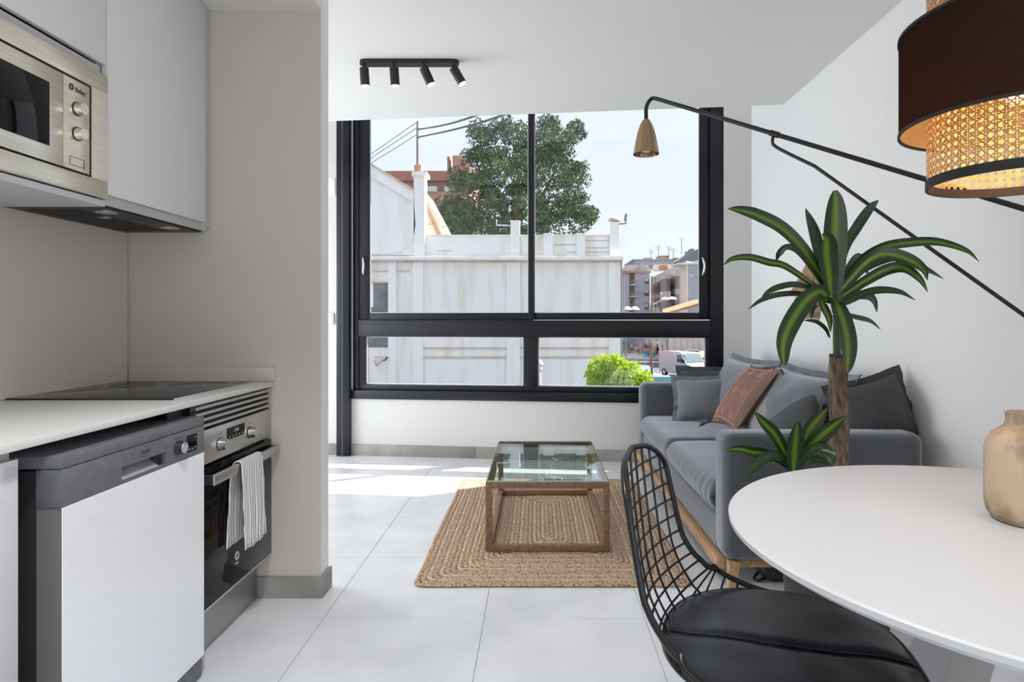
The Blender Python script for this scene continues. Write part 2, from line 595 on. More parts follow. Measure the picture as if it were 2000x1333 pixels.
struct('ceiling', MB().prism([(XL, YB, ZC), (XR, YB, ZC), (XR, cey(XR), ZC), (XL, cey(XL), ZC)], (0, 0, 0.2)), M_ceil)
struct('ceiling_bay', MB().prism([(XL, 4.0, ZT), (XR + .1, 4.0, ZT), (XR + .1, 5.3, ZT), (XL, 5.95, ZT)], (0, 0, 0.12)), M_ceil)
struct('ceiling_kitchen', MB().box(XK, XP, YB, YP0, ZK, ZC + .05), M_ceil)
# stone skirting, cut in lengths
bb = thing('baseboard_back', None, None, (-0.5, 5.13, 0))
bb['kind'] = 'structure'
us = [-4.1, -2.9, wu(662) + .0, wu(929), wu(929) + .90, wu(929) + 1.80, UR - .03]
for a, b in zip(us, us[1:]):
    m_ = MB()
    wbox(m_, a + .001, b - .001, -0.012, -0.0005, 0.0, 0.094, 0.0015)
    obj('skirting_piece', m_, M_skirt, bb)
bp = thing('baseboard_partition', None, None, (-1.0, YP0, 0))
bp['kind'] = 'structure'
bx('skirting_piece', M_skirt, bp, -1.148, XP + .013, YP0 - .0125, YP0 - .0005, 0, 0.087, 0.0012)
bx('skirting_piece', M_skirt, bp, XP + .0005, XP + .0125, YP0, YP1 + .012, 0, 0.087, 0.0012)
br_ = thing('baseboard_right', None, None, (XR, 2.5, 0))
br_['kind'] = 'structure'
for k in range(4):
    bx('skirting_piece', M_skirt, br_, XR - .012, XR - .0005, -.04 + 1.25 * k + .001, min(-.04 + 1.25 * (k + 1), 4.88) - .001, 0, 0.087, 0.0012)

# ------------------------------------------------------------------ window
win = thing('window_1', 'wide black aluminium window of four panes over the street', None, MW @ Vector(((U0 + U1) / 2, 0.05, ZS)), -AW)
win['kind'] = 'structure'
Wl = lambda px: wu(px)


def wpart(name, m, parent, u0, u1, w0, w1, z0, z1, bev=0.003):
    mb_ = MB()
    wbox(mb_, u0, u1, w0, w1, z0, z1, bev)
    return obj(name, mb_, m, parent)


zb, zt0, zt1, ztop = ZS, wz(1040, 659), wz(1040, 625.5), 3.10
uc0, uc1 = wu(1022), wu(1050)
wpart('frame_jamb', M_frame, win, U0, wu(699), 0.015, 0.10, zb + .05, ztop)
wpart('frame_jamb', M_frame, win, wu(1388), U1, 0.015, 0.10, zb + .05, ztop)
wpart('sill', M_frame, win, U0, U1, -0.02, 0.10, zb, zb + .072)
wpart('bottom_rail', M_frame, win, wu(699), wu(1388), 0.02, 0.10, zb + .072, zb + .118)
wpart('transom', M_frame, win, wu(699), wu(1388), 0.0, 0.10, zt0, zt1)
wpart('mullion', M_frame, win, uc0, uc1, 0.012, 0.10, zb + .118, zt0)
wpart('lower_stile', M_frame, win, wu(699), wu(711), 0.025, 0.10, zb + .118, zt0)
wpart('lower_stile', M_frame, win, wu(1379.5), wu(1388), 0.025, 0.10, zb + .118, zt0)
for (a, b) in ((wu(711), uc0), (uc1, wu(1379.5))):
    p_ = wpart('pane', M_pane, win, a, b, 0.060, 0.064, zb + .118, zt0, 0)
    g_ = MB()
    for (c0, c1, d0, d1) in ((a, a + .008, zb + .118, zt0), (b - .008, b, zb + .118, zt0), (a, b, zb + .118, zb + .126), (a, b, zt0 - .006, zt0)):
        wbox(g_, c0, c1, 0.05, 0.06, d0, d1)
    obj('glazing_bead', g_, M_gasket, p_)
wpart('top_rail', M_frame, win, U0, U1, 0.015, 0.10, ztop - .06, ztop)
for (s0, s1, g0, g1, wd, hx) in ((wu(699), wu(1042), wu(720), wu(1031), 0.022, 709.5), (wu(1033), wu(1388), wu(1042.5), wu(1367.5), 0.050, 1374)):
    sash = wpart('sash_stile', M_frame, win, s0, g0, wd, wd + .035, zt1, ztop - .06)
    wpart('sash_stile', M_frame, win, g1, s1, wd, wd + .035, zt1, ztop - .06)
    wpart('sash_rail', M_frame, win, g0, g1, wd, wd + .035, zt1, wz(1040, 611.5))
    wpart('sash_rail', M_frame, win, g0, g1, wd, wd + .035, ztop - .11, ztop - .06)
    p_ = wpart('pane', M_pane, win, g0, g1, wd + .015, wd + .019, wz(1040, 611.5), ztop - .11, 0)
    g_ = MB()
    for (c0, c1, d0, d1) in ((g0, g0 + .005, wz(1040, 611.5), ztop - .11), (g1 - .005, g1, wz(1040, 611.5), ztop - .11), (g0, g1, wz(1040, 611.5), wz(1040, 611.5) + .005)):
        wbox(g_, c0, c1, wd + .009, wd + .015, d0, d1)
    obj('glazing_bead', g_, M_gasket, p_)
    uh = wu(hx)
    hz0, hz1 = wz(hx, 537), wz(hx, 502)
    hb = spline([(uh - .004, wd, hz1 + .005), (uh, wd - .03, hz1 - .015), (uh + .010, wd - .045, (hz0 + hz1) / 2), (uh + .002, wd - .03, hz0 + .012), (uh - .004, wd, hz0 - .004)], 5)
    obj('handle', MB().tube(hb, 0.008, 8).xf(MW), M_chrome, win)
wpart('track_lip', M_chrome, win, wu(1042), wu(1386), -0.004, 0.0, zt1 - .003, zt1 + .003, 0)
# round-edged black steel post beside the window
post = MB()
wbox(post, wu(662), wu(687), -0.055, 0.0, 0, ZT, 0.006)
post = obj('trim_1', post, M_frame, None, kind='structure', label='black steel post standing left of the window')
pg_ = MB()
wbox(pg_, wu(672), wu(676), -0.058, -0.0551, 0.0, ZT)
obj('groove_strip', pg_, M_dgrey, post)
# wall plates in the far left recess
wp = thing('wall_socket', 'white wall socket low beside the black post', 'socket', MW @ Vector((wu(648), 0, wz(648, 634))), -AW)
m_ = MB()
wbox(m_, wu(641), wu(653.5), -0.012, -0.0005, wz(648, 634), wz(648, 612), 0.002)
obj('plate', m_, M_white, wp)
m_ = MB()
wbox(m_, wu(643.5), wu(651), -0.014, -0.0125, wz(648, 630), wz(648, 616), 0.001)
obj('rocker', m_, M_wall, wp)
wp = thing('access_panel', 'white flush access panel high beside the black post', 'panel', MW @ Vector((wu(645), 0, wz(648, 384))), -AW)
m_ = MB()
wbox(m_, wu(628), wu(655), -0.006, -0.0005, wz(648, 384), wz(648, 348), 0.001)
obj('cover', m_, M_wallw, wp)

# ------------------------------------------------------------------ kitchen
XCF = -1.078
ZW = 0.888
G = .0015
cab = thing('base_cabinet', 'glossy white base cabinet left of the dishwasher', 'cabinet', (-1.4, 0.98, 0))
bx('body', M_carc, cab, XK + .003, -1.130, 0.74, 1.335, 0.10, ZW - .022)
bx('door', M_gloss, cab, -1.129, -1.108, 0.742, 1.333, 0.105, 0.843, 0.0015)
bx('plinth', M_plinth, cab, -1.18, -1.165, 0.74, 1.335, 0.0, 0.099)
cab2 = thing('base_cabinet', 'glossy white base cabinet at the near end of the worktop', 'cabinet', (-1.4, 0.36, 0))
bx('body', M_carc, cab2, XK + .003, -1.130, 0.13, 0.737, 0.10, ZW - .022)
bx('door', M_gloss, cab2, -1.129, -1.108, 0.132, 0.735, 0.105, 0.843, 0.0015)
bx('plinth', M_plinth, cab2, -1.18, -1.165, 0.13, 0.737, 0.0, 0.099)
top = thing('worktop', 'white kitchen worktop with a thin front edge', 'worktop', (-1.38, 1.3, ZW - .02))
bx('slab', M_count, top, XK + .001, XCF, 0.12, YP0 - .001, ZW - .02, ZW, 0.002)
ups = thing('upstand', 'low pale upstand where the worktop meets the pillar wall', 'upstand', (-1.38, YP0, ZW))
bx('upstand_strip', M_kwall, ups, XK + .012, XCF + .002, YP0 - .011, YP0 - .0005, ZW + .0005, ZW + .058, 0.001)
spl = thing('splashback', 'smooth pale splashback panel on the kitchen wall', 'splashback', (XK, 1.3, ZW))
bx('panel', M_kwall, spl, XK + .0005, XK + .008, 0.12, YP0 - .012, ZW + .0005, 1.497)
hob = thing('induction_hob', 'black glass hob set on the worktop', 'hob', (-1.4, 2.23, ZW))
bx('glass_top', M_hob, hob, -1.668, -1.140, 1.955, 2.50, ZW + .0005, ZW + .006, 0.002)
bx('trim', M_chrome, hob, -1.1395, -1.137, 1.955, 2.50, ZW + .0005, ZW + .005)
for (x, y, r_) in ((-1.53, 2.1, .10), (-1.28, 2.1, .075), (-1.53, 2.36, .075), (-1.28, 2.36, .10)):
    obj('zone_ring', MB().tube([(x + r_ * math.cos(a), y + r_ * math.sin(a), ZW + .0061) for a in [2 * math.pi * k / 40 for k in range(40)]], 0.0006, 4, closed=True), M_grey, hob)

# upper cabinets, microwave, extractor
XF = -1.342
uc = thing('wall_cabinet', 'tall matt grey wall cabinet over the extractor hood', 'cabinet', (-1.5, 2.24, 1.50))
bx('body', M_carc, uc, XK + .001, XF - .02, 1.948, 2.54, 1.510, ZK - .001)
bx('door', M_cab, uc, XF - .018, XF, 1.948, 2.522, 1.532, ZK - .006, 0.0012)
bx('grip_profile', M_carc, uc, XF - .018, XF - .013, 1.948, 2.515, 1.500, 1.531)
bx('side_filler', M_carc, uc, XF - .06, XF - .002, 2.524, YP0 - .001, 1.517, ZK - .001)
bx('corner_block', M_white, uc, XF - .018, XF - .006, 2.516, 2.538, 1.505, 1.531)
mc = thing('wall_cabinet', 'matt grey wall cabinet with lift door above the microwave', 'cabinet', (-1.5, 1.63, 1.50))
bx('bottom_board', M_white, mc, XK + .001, XF - .004, 1.335, 1.944, 1.492, 1.510)
bx('side_board', M_carc, mc, XK + .001, XF - .02, 1.926, 1.944, 1.5105, ZK - .001)
bx('side_board', M_carc, mc, XK + .001, XF - .02, 1.335, 1.353, 1.5105, ZK - .001)
bx('shelf_board', M_carc, mc, XK + .001, XF - .012, 1.354, 1.925, 1.905, 1.923)
bx('door', M_cab, mc, XF - .018, XF, 1.337, 1.944, 1.932, ZK - .006, 0.0012)
mc2 = thing('wall_cabinet', 'matt grey wall cabinet at the near end above the worktop', 'cabinet', (-1.5, 1.03, 1.50))
bx('body', M_carc, mc2, XK + .001, XF - .02, 0.73, 1.332, 1.492, ZK - .001)
bx('door', M_cab, mc2, XF - .018, XF, 0.732, 1.330, 1.50, ZK - .006, 0.0012)

mw = thing('microwave', 'built-in steel microwave with two knobs in the wall cabinet', 'microwave', (-1.5, 1.64, 1.511))
XM = -1.334
bx('housing', M_dgrey, mw, -1.66, XM - .021, 1.375, 1.915, 1.525, 1.885)
fr = MB()
ya, yb, za, zb_ = 1.346, 1.940, 1.513, 1.895
yi0, yi1, zi0, zi1 = 1.420, 1.868, 1.566, 1.839
fr.box(XM - .02, XM, ya, yb, zi1, zb_, .002).box(XM - .02, XM, ya, yb, za, zi0, .002).box(XM - .02, XM, ya, yi0, zi0, zi1).box(XM - .02, XM, yi1, yb, zi0, zi1)
obj('trim_frame', fr, M_steel, mw)
bx('gap_seal', M_black, mw, XM - .02, XM - .010, yi0, yi1, zi0, zi1)
door = bx('door', M_steel, mw, XM - .0095, XM - .001, yi0 + .006, 1.756, zi0 + .006, zi1 - .006, .001)
bx('door_window', M_bglass, door, XM - .001, XM + .0006, 1.440, 1.707, 1.616, 1.790, .0004)
cp = bx('control_panel', M_steel, mw, XM - .0095, XM - .001, 1.758, yi1 - .006, zi0 + .006, zi1 - .006, .001)
for zk in (1.752, 1.679):
    k_ = obj('knob', MB().cyl((XM - .001, 1.812, zk), (XM + .020, 1.812, zk), .0185, .0165, 28), M_steel, cp)
    obj('knob_ring', MB().cyl((XM - .0008, 1.812, zk), (XM + .0012, 1.812, zk), .0205, .0205, 28), M_dgrey, k_)
bm_ = MB()
for (y0, y1, z0, z1) in ((1.782, 1.840, 1.5845, 1.586), (1.782, 1.840, 1.608, 1.6095), (1.782, 1.7833, 1.5845, 1.6095), (1.8387, 1.840, 1.5845, 1.6095)):
    bm_.box(XM - .0012, XM - .0002, y0, y1, z0, z1)
obj('button_outline', bm_, M_black, cp)
text('logo_lettering', 'Balay', 0.020, M_print, cp, (XM - .0006, 1.824, 1.806), (0, 1, 0), (0, 0, 1))
obj('logo_ring', MB().tube([(XM - .0006, 1.788 + .0065 * math.cos(a), 1.808 + .0075 * math.sin(a)) for a in [2 * math.pi * k / 20 for k in range(20)]], .0024, 5, closed=True, flat=1), M_print, cp)
text('dial_marks', '+   -', 0.008, M_print, cp, (XM - .0006, 1.812, 1.781), (0, 1, 0), (0, 0, 1))

hd = thing('extractor_hood', 'dark steel extractor hood under the wall cabinet', 'extractor hood', (-1.52, 2.23, 1.49))
M_hood = mat('hood_metal', (0.055, 0.05, 0.046), 0.45, 0.5)
bx('casing', M_hood, hd, XK + .010, XF - .024, 1.950, 2.535, 1.494, 1.509)
hf = bx('filter', M_dgrey, hd, -1.64, -1.475, 2.0, 2.49, 1.4925, 1.4938)
for k in range(24):
    bx('filter_slat', M_hood, hf, -1.635, -1.48, 2.006 + .02 * k, 2.014 + .02 * k, 1.491, 1.4924)
for y in (2.05, 2.40):
    l_ = obj('lamp_ring', MB().lathe([(0.020, 1.4915), (0.034, 1.4915), (0.034, 1.4938), (0.020, 1.4938)], (-1.415, y, 0), 28), M_steelv, hd)
    obj('lamp_lens', MB().cyl((-1.415, y, 1.4920), (-1.415, y, 1.4937), .019, .019, 24), M_white, l_)
obj('emblem_disc', MB().cyl((-1.49, 2.15, 1.4905), (-1.49, 2.15, 1.4935), .018, .018, 24), M_steelv, hd)
bx('control_strip', M_dgrey, hd, -1.43, -1.40, 2.18, 2.28, 1.4922, 1.4938)

# dishwasher
XD = -1.063
DY0, DY1 = 1.394, 1.992
dw = thing('dishwasher', 'freestanding dishwasher with brushed steel door and grey control strip', 'dishwasher', (-1.37, 1.69, 0))
bx('body', M_dgrey, dw, -1.66, -1.122, DY0 + .004, DY1 - .004, 0.02, 0.80)
bx('top_plate', M_grey, dw, -1.66, XD, DY0, DY1, 0.805, 0.834, .004)
SY0, SY1, RZ0, RZ1 = 1.599, 1.791, 0.728, 0.762
bx('fascia_panel', M_grey, dw, -1.121, XD, DY0, SY0 - .0006, 0.7195, 0.804, .0015)
cpan = bx('control_panel', M_grey, dw, -1.121, XD, SY1 + .0006, DY1, 0.7195, 0.804, .0015)
hp = MB()
hp.box(-1.121, XD, SY0, SY1, RZ1, 0.804).box(-1.121, XD, SY0, SY1, 0.7195, RZ0).box(-1.121, -1.105, SY0, SY1, RZ0, RZ1)
hpan = obj('handle_panel', hp, M_grey, dw)
obj('grip_recess', MB().prism([(-1.1045, SY0 + .001, RZ0 + .0005), (-1.066, SY0 + .001, RZ0 + .0005), (-1.1045, SY0 + .001, RZ1 - .004)], (0, SY1 - SY0 - .035, 0)), M_silver, hpan)
bx('latch', M_dgrey, hpan, -1.104, -1.08, SY1 - .032, SY1 - .001, RZ0 + .001, RZ1 - .001)
text('logo_lettering', 'beko', 0.020, M_print, hpan, (XD + .0004, 1.695, 0.784), (0, 1, 0), (0, 0, 1))
bx('logo_swash', M_print, hpan, XD + .0002, XD + .0007, 1.678, 1.714, 0.7705, 0.772)
kn = obj('program_knob', MB().cyl((XD, 1.845, 0.762), (XD + .021, 1.845, 0.762), .0205, .0185, 32), M_dgrey, cpan)
obj('knob_cap', MB().cyl((XD + .0211, 1.845, 0.762), (XD + .0225, 1.845, 0.762), .0165, .0160, 32), M_silver, kn)
bx('knob_pointer', M_print, kn, XD + .0226, XD + .0232, 1.844, 1.846, 0.770, 0.777)
dsp = bx('display', M_bglass, cpan, XD + .0002, XD + .0012, 1.892, 1.948, 0.735, 0.787)
for (y, z) in ((1.905, .742), (1.920, .742), (1.935, .745), (1.935, .775)):
    bx('indicator', M_printw, dsp, XD + .0013, XD + .0016, y, y + .004, z, z + .004)
text('dial_marks', '11:02  5  1 8', 0.0055, M_print, cpan, (XD + .0004, 1.845, 0.790), (0, 1, 0), (0, 0, 1))
bx('eco_dot', mat('green_mark', (0.1, 0.45, 0.22), .5), cpan, XD + .0002, XD + .0007, 1.962, 1.970, 0.778, 0.784)
ddr = bx('door', mat('door_edge_shaded', (.22, .21, .20), .45, .3), dw, -1.121, XD - .002, DY0 + .003, DY1 - .001, 0.072, 0.7185)  # door sides coloured darker to stand in for their shade
bx('door_skin', M_steeld, ddr, XD - .0019, XD, DY0 + .003, DY1 - .001, 0.072, 0.7185, .0006, 1)
bx('toe_kick', M_grey, dw, -1.118, XD - .008, DY0 + .004, DY1 - .002, 0.008, 0.0705)
for y in (DY0 + .05, DY1 - .05):
    obj('foot', MB().cyl((-1.3, y, 0), (-1.3, y, .0195), .02, .02, 12), M_dgrey, dw)
bx('insulation_strip', M_black, dw, -1.20, -1.128, DY1 - .09, DY1 + .0, 0.8345, 0.866)

# oven
XO = -1.093
OY0, OY1 = 1.997, 2.557
ov = thing('oven', 'built-in steel and black glass oven under the hob', 'oven', (-1.37, 2.28, 0.18))
bx('housing', M_dgrey, ov, -1.64, XO - .025, OY0 + .01, OY1 - .01, 0.185, 0.862)
bx('vent_back', M_black, ov, XO - .0245, XO - .020, OY0, OY1, 0.778, 0.864)
for k in range(4):
    z = 0.7835 + .0205 * k
    obj('vent_slat', MB().prism([(XO - .019, OY0, z), (XO, OY0, z + .003), (XO, OY0, z + .012), (XO - .019, OY0, z + .015)], (0, OY1 - OY0 - .02, 0)), M_steelv, ov)
bx('vent_end', M_steelv, ov, XO - .019, XO, OY1 - .018, OY1, 0.780, 0.862)
ocp = bx('control_panel', M_steelv, ov, XO - .022, XO, OY0 - .03, OY1, 0.663, 0.776, .0015)
for yk in (2.148, 2.372):
    k_ = obj('knob', MB().cyl((XO, yk, 0.712), (XO + .026, yk, 0.712), .0205, .018, 32), M_steelv, ocp)
    obj('knob_base', MB().cyl((XO, yk, .712), (XO + .002, yk, .712), .023, .023, 32), M_dgrey, k_)
od = bx('display', M_bglass, ocp, XO + .0002, XO + .0015, 2.198, 2.328, 0.715, 0.757)
text('display_digits', '12:00', 0.016, M_printw, od, (XO + .0018, 2.263, 0.742), (0, 1, 0), (0, 0, 1), .0002)
for k in range(5):
    bx('touch_mark', M_printw, od, XO + .0016, XO + .0019, 2.212 + .024 * k, 2.218 + .024 * k, .721, .725)
for yk in (2.148, 2.372):
    text('dial_marks', 'o  -  o', 0.009, M_print, ocp, (XO + .0004, yk, 0.748), (0, 1, 0), (0, 0, 1))
odr = bx('door', M_bglass, ov, XO - .022, XO + .004, OY0 - .03, OY1, 0.188, 0.652, .002)
bx('door_edge', M_silver, odr, XO - .022, XO + .004, OY0 - .03, OY1, 0.1815, 0.187)
obj('logo_ring', MB().tube([(XO + .0044, 2.262 + .011 * math.cos(a), .285 + .013 * math.sin(a)) for a in [2 * math.pi * k / 24 for k in range(24)]], .003, 5, closed=True), M_printw, odr)
text('logo_lettering', 'Balay', 0.012, M_printw, odr, (XO + .0044, 2.262, 0.259), (0, 1, 0), (0, 0, 1))
HX0, HX1 = -1.066, -1.052
bx('handle', M_steelv, odr, HX0, HX1, 2.035, 2.548, 0.598, 0.632, .002)
for y in (2.035, 2.534):
    bx('handle_bracket', M_dgrey, odr, XO + .0042, HX0 + .001, y, y + .014, 0.600, 0.630)
obj('plinth', MB().box(-1.165, -1.148, OY0 - .01, YP0 - .014, 0.001, 0.178), M_plinth, None, label='brushed steel plinth panel below the oven', cat='plinth')

# towel hung over the oven handle
tw = MB()
path = [(-1.0855, 0.338), (-1.083, 0.45), (-1.080, 0.56), (-1.076, 0.615), (-1.070, 0.6335), (-1.060, 0.637), (-1.0495, 0.634), (-1.0465, 0.615), (-1.045, 0.56), (-1.0425, 0.45), (-1.040, 0.33)]
sp_ = spline([Vector((p[0], 0, p[1])) for p in path], 5)


def tw_fn(u, v):
    k = u * (len(sp_) - 1)
    i = min(int(k), len(sp_) - 2)
    p = sp_[i].lerp(sp_[i + 1], k - i)
    front = max(0, (u - .6) / .4)
    back = max(0, (.4 - u) / .4)
    y = 2.205 + .165 * v - .026 * back + .012 * front * (v - .3)
    amp = .0028 * front + .002 * back
    return Vector((p.x + amp * (math.sin(v * 17 + u * 2) + .5 * math.sin(v * 41)) + .004 * front, y + .004 * front * math.sin(u * 40), p.z - .010 * front * math.sin(v * 2.6 + .4)))


tw.grid(tw_fn, 44, 40)
two = obj('striped_towel', tw, M_towel, None, 80, label='white towel with thin dark stripes hanging on the oven handle', cat='towel')
sd = two.modifiers.new('thick', 'SOLIDIFY')
sd.thickness = .003
sd.offset = 1

# ------------------------------------------------------------------ ceiling track spots
tr = thing('track_light', 'black ceiling bar with four lit spotlights', 'spotlight', (-0.73, 3.54, ZC))
tb = MB()
pr = []
for k in range(9):
    a = R(90 + 22.5 * k)
    pr.append((-0.975 + .034 * math.cos(a), 3.546 + .034 * math.sin(a), ZC - .022))
for k in range(9):
    a = R(-90 + 22.5 * k)
    pr.append((-0.480 + .034 * math.cos(a), 3.546 + .034 * math.sin(a), ZC - .022))
tb.prism(pr, (0, 0, .0215))
obj('bar', tb, M_black, tr)
for i, (px, tilt) in enumerate(((711.5, 0.06), (770, .06), (828, 0.42), (886, 0.52))):
    x = (px - CX) * 3.54 / F
    d = Vector((math.sin(tilt), 0.04, -math.cos(tilt))).normalized()
    p0 = Vector((x, 3.536, ZC - .045))
    sp = obj('spot_head', MB().cyl(p0, p0 + d * .098, .0255, .0255, 24, caps=True), M_black, tr)
    obj('swivel', MB().cyl((x, 3.536, ZC - .0225), (x, 3.536, ZC - .05), .006, .006, 10), M_black, sp)
    lp_ = p0 + d * .0985
    obj('lens', MB().cyl(lp_, lp_ + d * .0012, .0225, .0225, 24), M_led, sp)
    sl = bpy.data.lights.new('spot_beam', 'SPOT')
    sl.energy = 7
    sl.spot_size = R(60)
    sl.spot_blend = .6
    sl.shadow_soft_size = .02
    sl.color = (1, .86, .70)
    so = bpy.data.objects.new('spot_beam', sl)
    COL.objects.link(so)
    so.location = lp_ + d * .01
    so.rotation_euler = d.to_track_quat('-Z', 'Y').to_euler()

# ------------------------------------------------------------------ bracket wall lamp over the sofa
al = thing('bracket_lamp', 'long black bracket wall lamp with a champagne metal shade', 'lamp', (1.66, 2.0, 1.05))
S0 = Vector((0.522, 3.0, 0))
hookz = H + (625 - 194) / F * 3.0
mount_t = Vector((1.655, 2.0, 1.466))
shx = at(1262, 232, 3.0)
a0 = at(1283, 193, 2.985)
obj('arm', MB().tube(spline([shx, shx + Vector((.0005, 0, .05)), shx + Vector((.012, 0, .080)), at(1274, 192.5, 3.0), a0], 6) + [a0.lerp(mount_t, k / 6) for k in range(1, 7)], .0095, 10), M_black, al)
jt = a0.lerp(mount_t, .385)
mount_b = Vector((1.655, 2.0, 1.085))
d_ = (mount_t - a0).normalized()
obj('brace', MB().tube(spline([jt, jt + Vector((-.008, 0, -.03)), jt + Vector((.01, -.012, -.062)), jt.lerp(mount_b, .18) + Vector((0, 0, -.012))], 5) + [mount_b], .0068, 8), M_black, al)
obj('clamp', MB().cyl(jt - d_ * .02, jt + d_ * .02, .0125, .0125, 12), M_black, al)
obj('wall_bar', MB().tube([(1.655, 2.0, 1.05), (1.655, 2.0, 1.50)], .011, 10), M_black, al)
for z in (1.07, 1.48):
    obj('wall_fixing', MB().cyl((1.655, 2.0, z), (XR - .0005, 2.0, z), .02, .02, 14), M_black, al)
sh = MB()
prof = [(.0085, .0), (.016, -.006), (.030, -.030), (.041, -.062), (.0495, -.10), (.0570, -.14), (.0610, -.168), (.0622, -.171), (.0600, -.170), (.0550, -.14), (.047, -.10), (.038, -.062), (.026, -.030), (.004, -.010)]
shd = obj('shade', sh.lathe(prof, shx, 40), M_brass, al)
obj('bulb', MB().lathe([(0, -.165), (.018, -.160), (.030, -.140), (.028, -.115), (.014, -.09), (.0, -.07)], shx, 24), M_white, shd)

# ------------------------------------------------------------------ rattan pendant over the table
PX, PY_ = 0.93, 1.21
pd = thing('pendant_lamp', 'two-tier pendant lamp with black drum and woven rattan cylinder', 'lamp', (PX, PY_, 1.41))


def cane(z0, z1, r):
    mb_ = MB()
    n = int(round(2 * math.pi * r / .0152))
    m = int(round((z1 - z0) / .0152))
    dz = (z1 - z0) / m
    pt = lambda a, z, rr: Vector((PX + rr * math.cos(a), PY_ + rr * math.sin(a), z))
    st = 2 * math.pi / n

    def ribbon(pts, wv):
        vs = [(mb_.bm.verts.new(p - q), mb_.bm.verts.new(p + q)) for p, q in zip(pts, wv)]
        for a, b in zip(vs, vs[1:]):
            mb_.bm.faces.new((a[0], b[0], b[1], a[1]))
    hw = .00105
    for i in range(n):
        for o_ in (-.0022, .0022):
            a = i * st + o_ / r
            t = Vector((-math.sin(a), math.cos(a), 0)) * hw
            ribbon([pt(a, z0, r), pt(a, z1, r)], [t, t])
    for j in range(m + 1):
        for o_ in (-.0022, .0022):
            z = z0 + j * dz + o_
            q = Vector((0, 0, hw))
            ribbon([pt(i * st, z, r + .0005) for i in range(n + 1)], [q] * (n + 1))
    for s in (-1, 1):
        for i in range(n):
            pts, wv = [], []
            for j in range(m + 1):
                a = (i + .5 + s * j) * st
                pts.append(pt(a, z0 + j * dz, r + .0010 * s))
                wv.append((Vector((-math.sin(a), math.cos(a), 0)) - Vector((0, 0, s))).normalized() * .0013)
            ribbon(pts, wv)
    return mb_


cn = obj('cane_webbing', cane(1.418, 1.842, .150), M_cane, pd, 0, kind='stuff', recalc=False)


def hoop(z, r, h_, m_, par, t=.003):
    return obj('hoop', MB().lathe([(r - t, z), (r + t, z), (r + t, z + h_), (r - t, z + h_), (r - t, z)], (PX, PY_, 0), 64), m_, par)


M_tape = mat('black_tape', (0.012, 0.012, 0.014), .6)
hoop(1.405, .150, .018, M_tape, pd)
hoop(1.832, .150, .014, M_tape, pd)
dr = obj('drum_shade', MB().lathe([(.2, 1.521), (.2, 1.714)], (PX, PY_, 0), 96), M_drum, pd, recalc=False)
obj('drum_lining', MB().lathe([(.1975, 1.523), (.1975, 1.712)], (PX, PY_, 0), 96), M_lining, dr, recalc=False)
hoop(1.518, .200, .006, M_tape, dr, .0022)
hoop(1.712, .200, .006, M_tape, dr, .0022)
spk = MB()
for k in range(3):
    a = R(30 + 120 * k)
    spk.cyl((PX, PY_, 1.70), (PX + .199 * math.cos(a), PY_ + .199 * math.sin(a), 1.70), .0018, .0018, 6)
obj('spider', spk, M_black, pd)
obj('socket', MB().cyl((PX, PY_, 1.67), (PX, PY_, 1.74), .02, .02, 16), M_black, pd)
obj('bulb', MB().lathe([(0, 1.560), (.018, 1.566), (.030, 1.590), (.028, 1.615), (.014, 1.65), (.012, 1.669)], (PX, PY_, 0), 20), M_bulb, pd)
obj('cord', MB().cyl((PX, PY_, 1.741), (PX, PY_, ZC - .03), .003, .003, 8), M_black, pd)
obj('ceiling_cup', MB().lathe([(0, ZC - .03), (.03, ZC - .03), (.05, ZC - .0005), (0, ZC - .0005)], (PX, PY_, 0), 24), M_black, pd)
pl = bpy.data.lights.new('pendant_glow', 'POINT')
pl.energy = 2.0
pl.color = (1, .56, .22)
pl.shadow_soft_size = .035
plo = bpy.data.objects.new('pendant_glow', pl)
COL.objects.link(plo)
plo.location = (PX, PY_, 1.53)

# ------------------------------------------------------------------ rug
RX0, RX1, RY0, RY1 = -.534, .668, 2.655, 4.43
rug = thing('jute_rug', 'rectangular braided jute rug under the coffee table', 'rug', ((RX0 + RX1) / 2, (RY0 + RY1) / 2, 0))
nr = 26
bw = (RX1 - RX0) / 2 / nr
for k in range(nr):
    o_ = bw * (k + .5)
    x0, x1, y0, y1 = RX0 + o_, RX1 - o_, RY0 + o_, RY1 - o_
    if x1 - x0 < .01:
        break
    rc = min(.035, (x1 - x0) / 2.2)
    pts = []
    for (cx_, cy_, a0_) in ((x1 - rc, y1 - rc, 0), (x0 + rc, y1 - rc, 90), (x0 + rc, y0 + rc, 180), (x1 - rc, y0 + rc, 270)):
        for q in range(4):
            a = R(a0_ + 30 * q)
            pts.append(Vector((cx_ + rc * math.cos(a), cy_ + rc * math.sin(a), 0)))
    den = []
    for a, b in zip(pts, pts[1:] + pts[:1]):
        m = max(1, int((b - a).length / .03))
        for q in range(m):
            p = a.lerp(b, q / m)
            nz = noise.noise(p * 9 + Vector((k * 3.1, 0, 0)))
            edge = noise.noise(p * 2.2) * .010
            den.append(Vector((p.x + nz * .002 + edge * (1 - k / nr), p.y + nz * .002 + edge * .7 * (1 - k / nr), .0068 + .0016 * noise.noise(p * 40))))
    obj('braid', MB().tube(den, bw * .56, 6, closed=True, flat=.5), M_jute if (k * 7 % 5) < 3 else M_jute2, rug, 60)

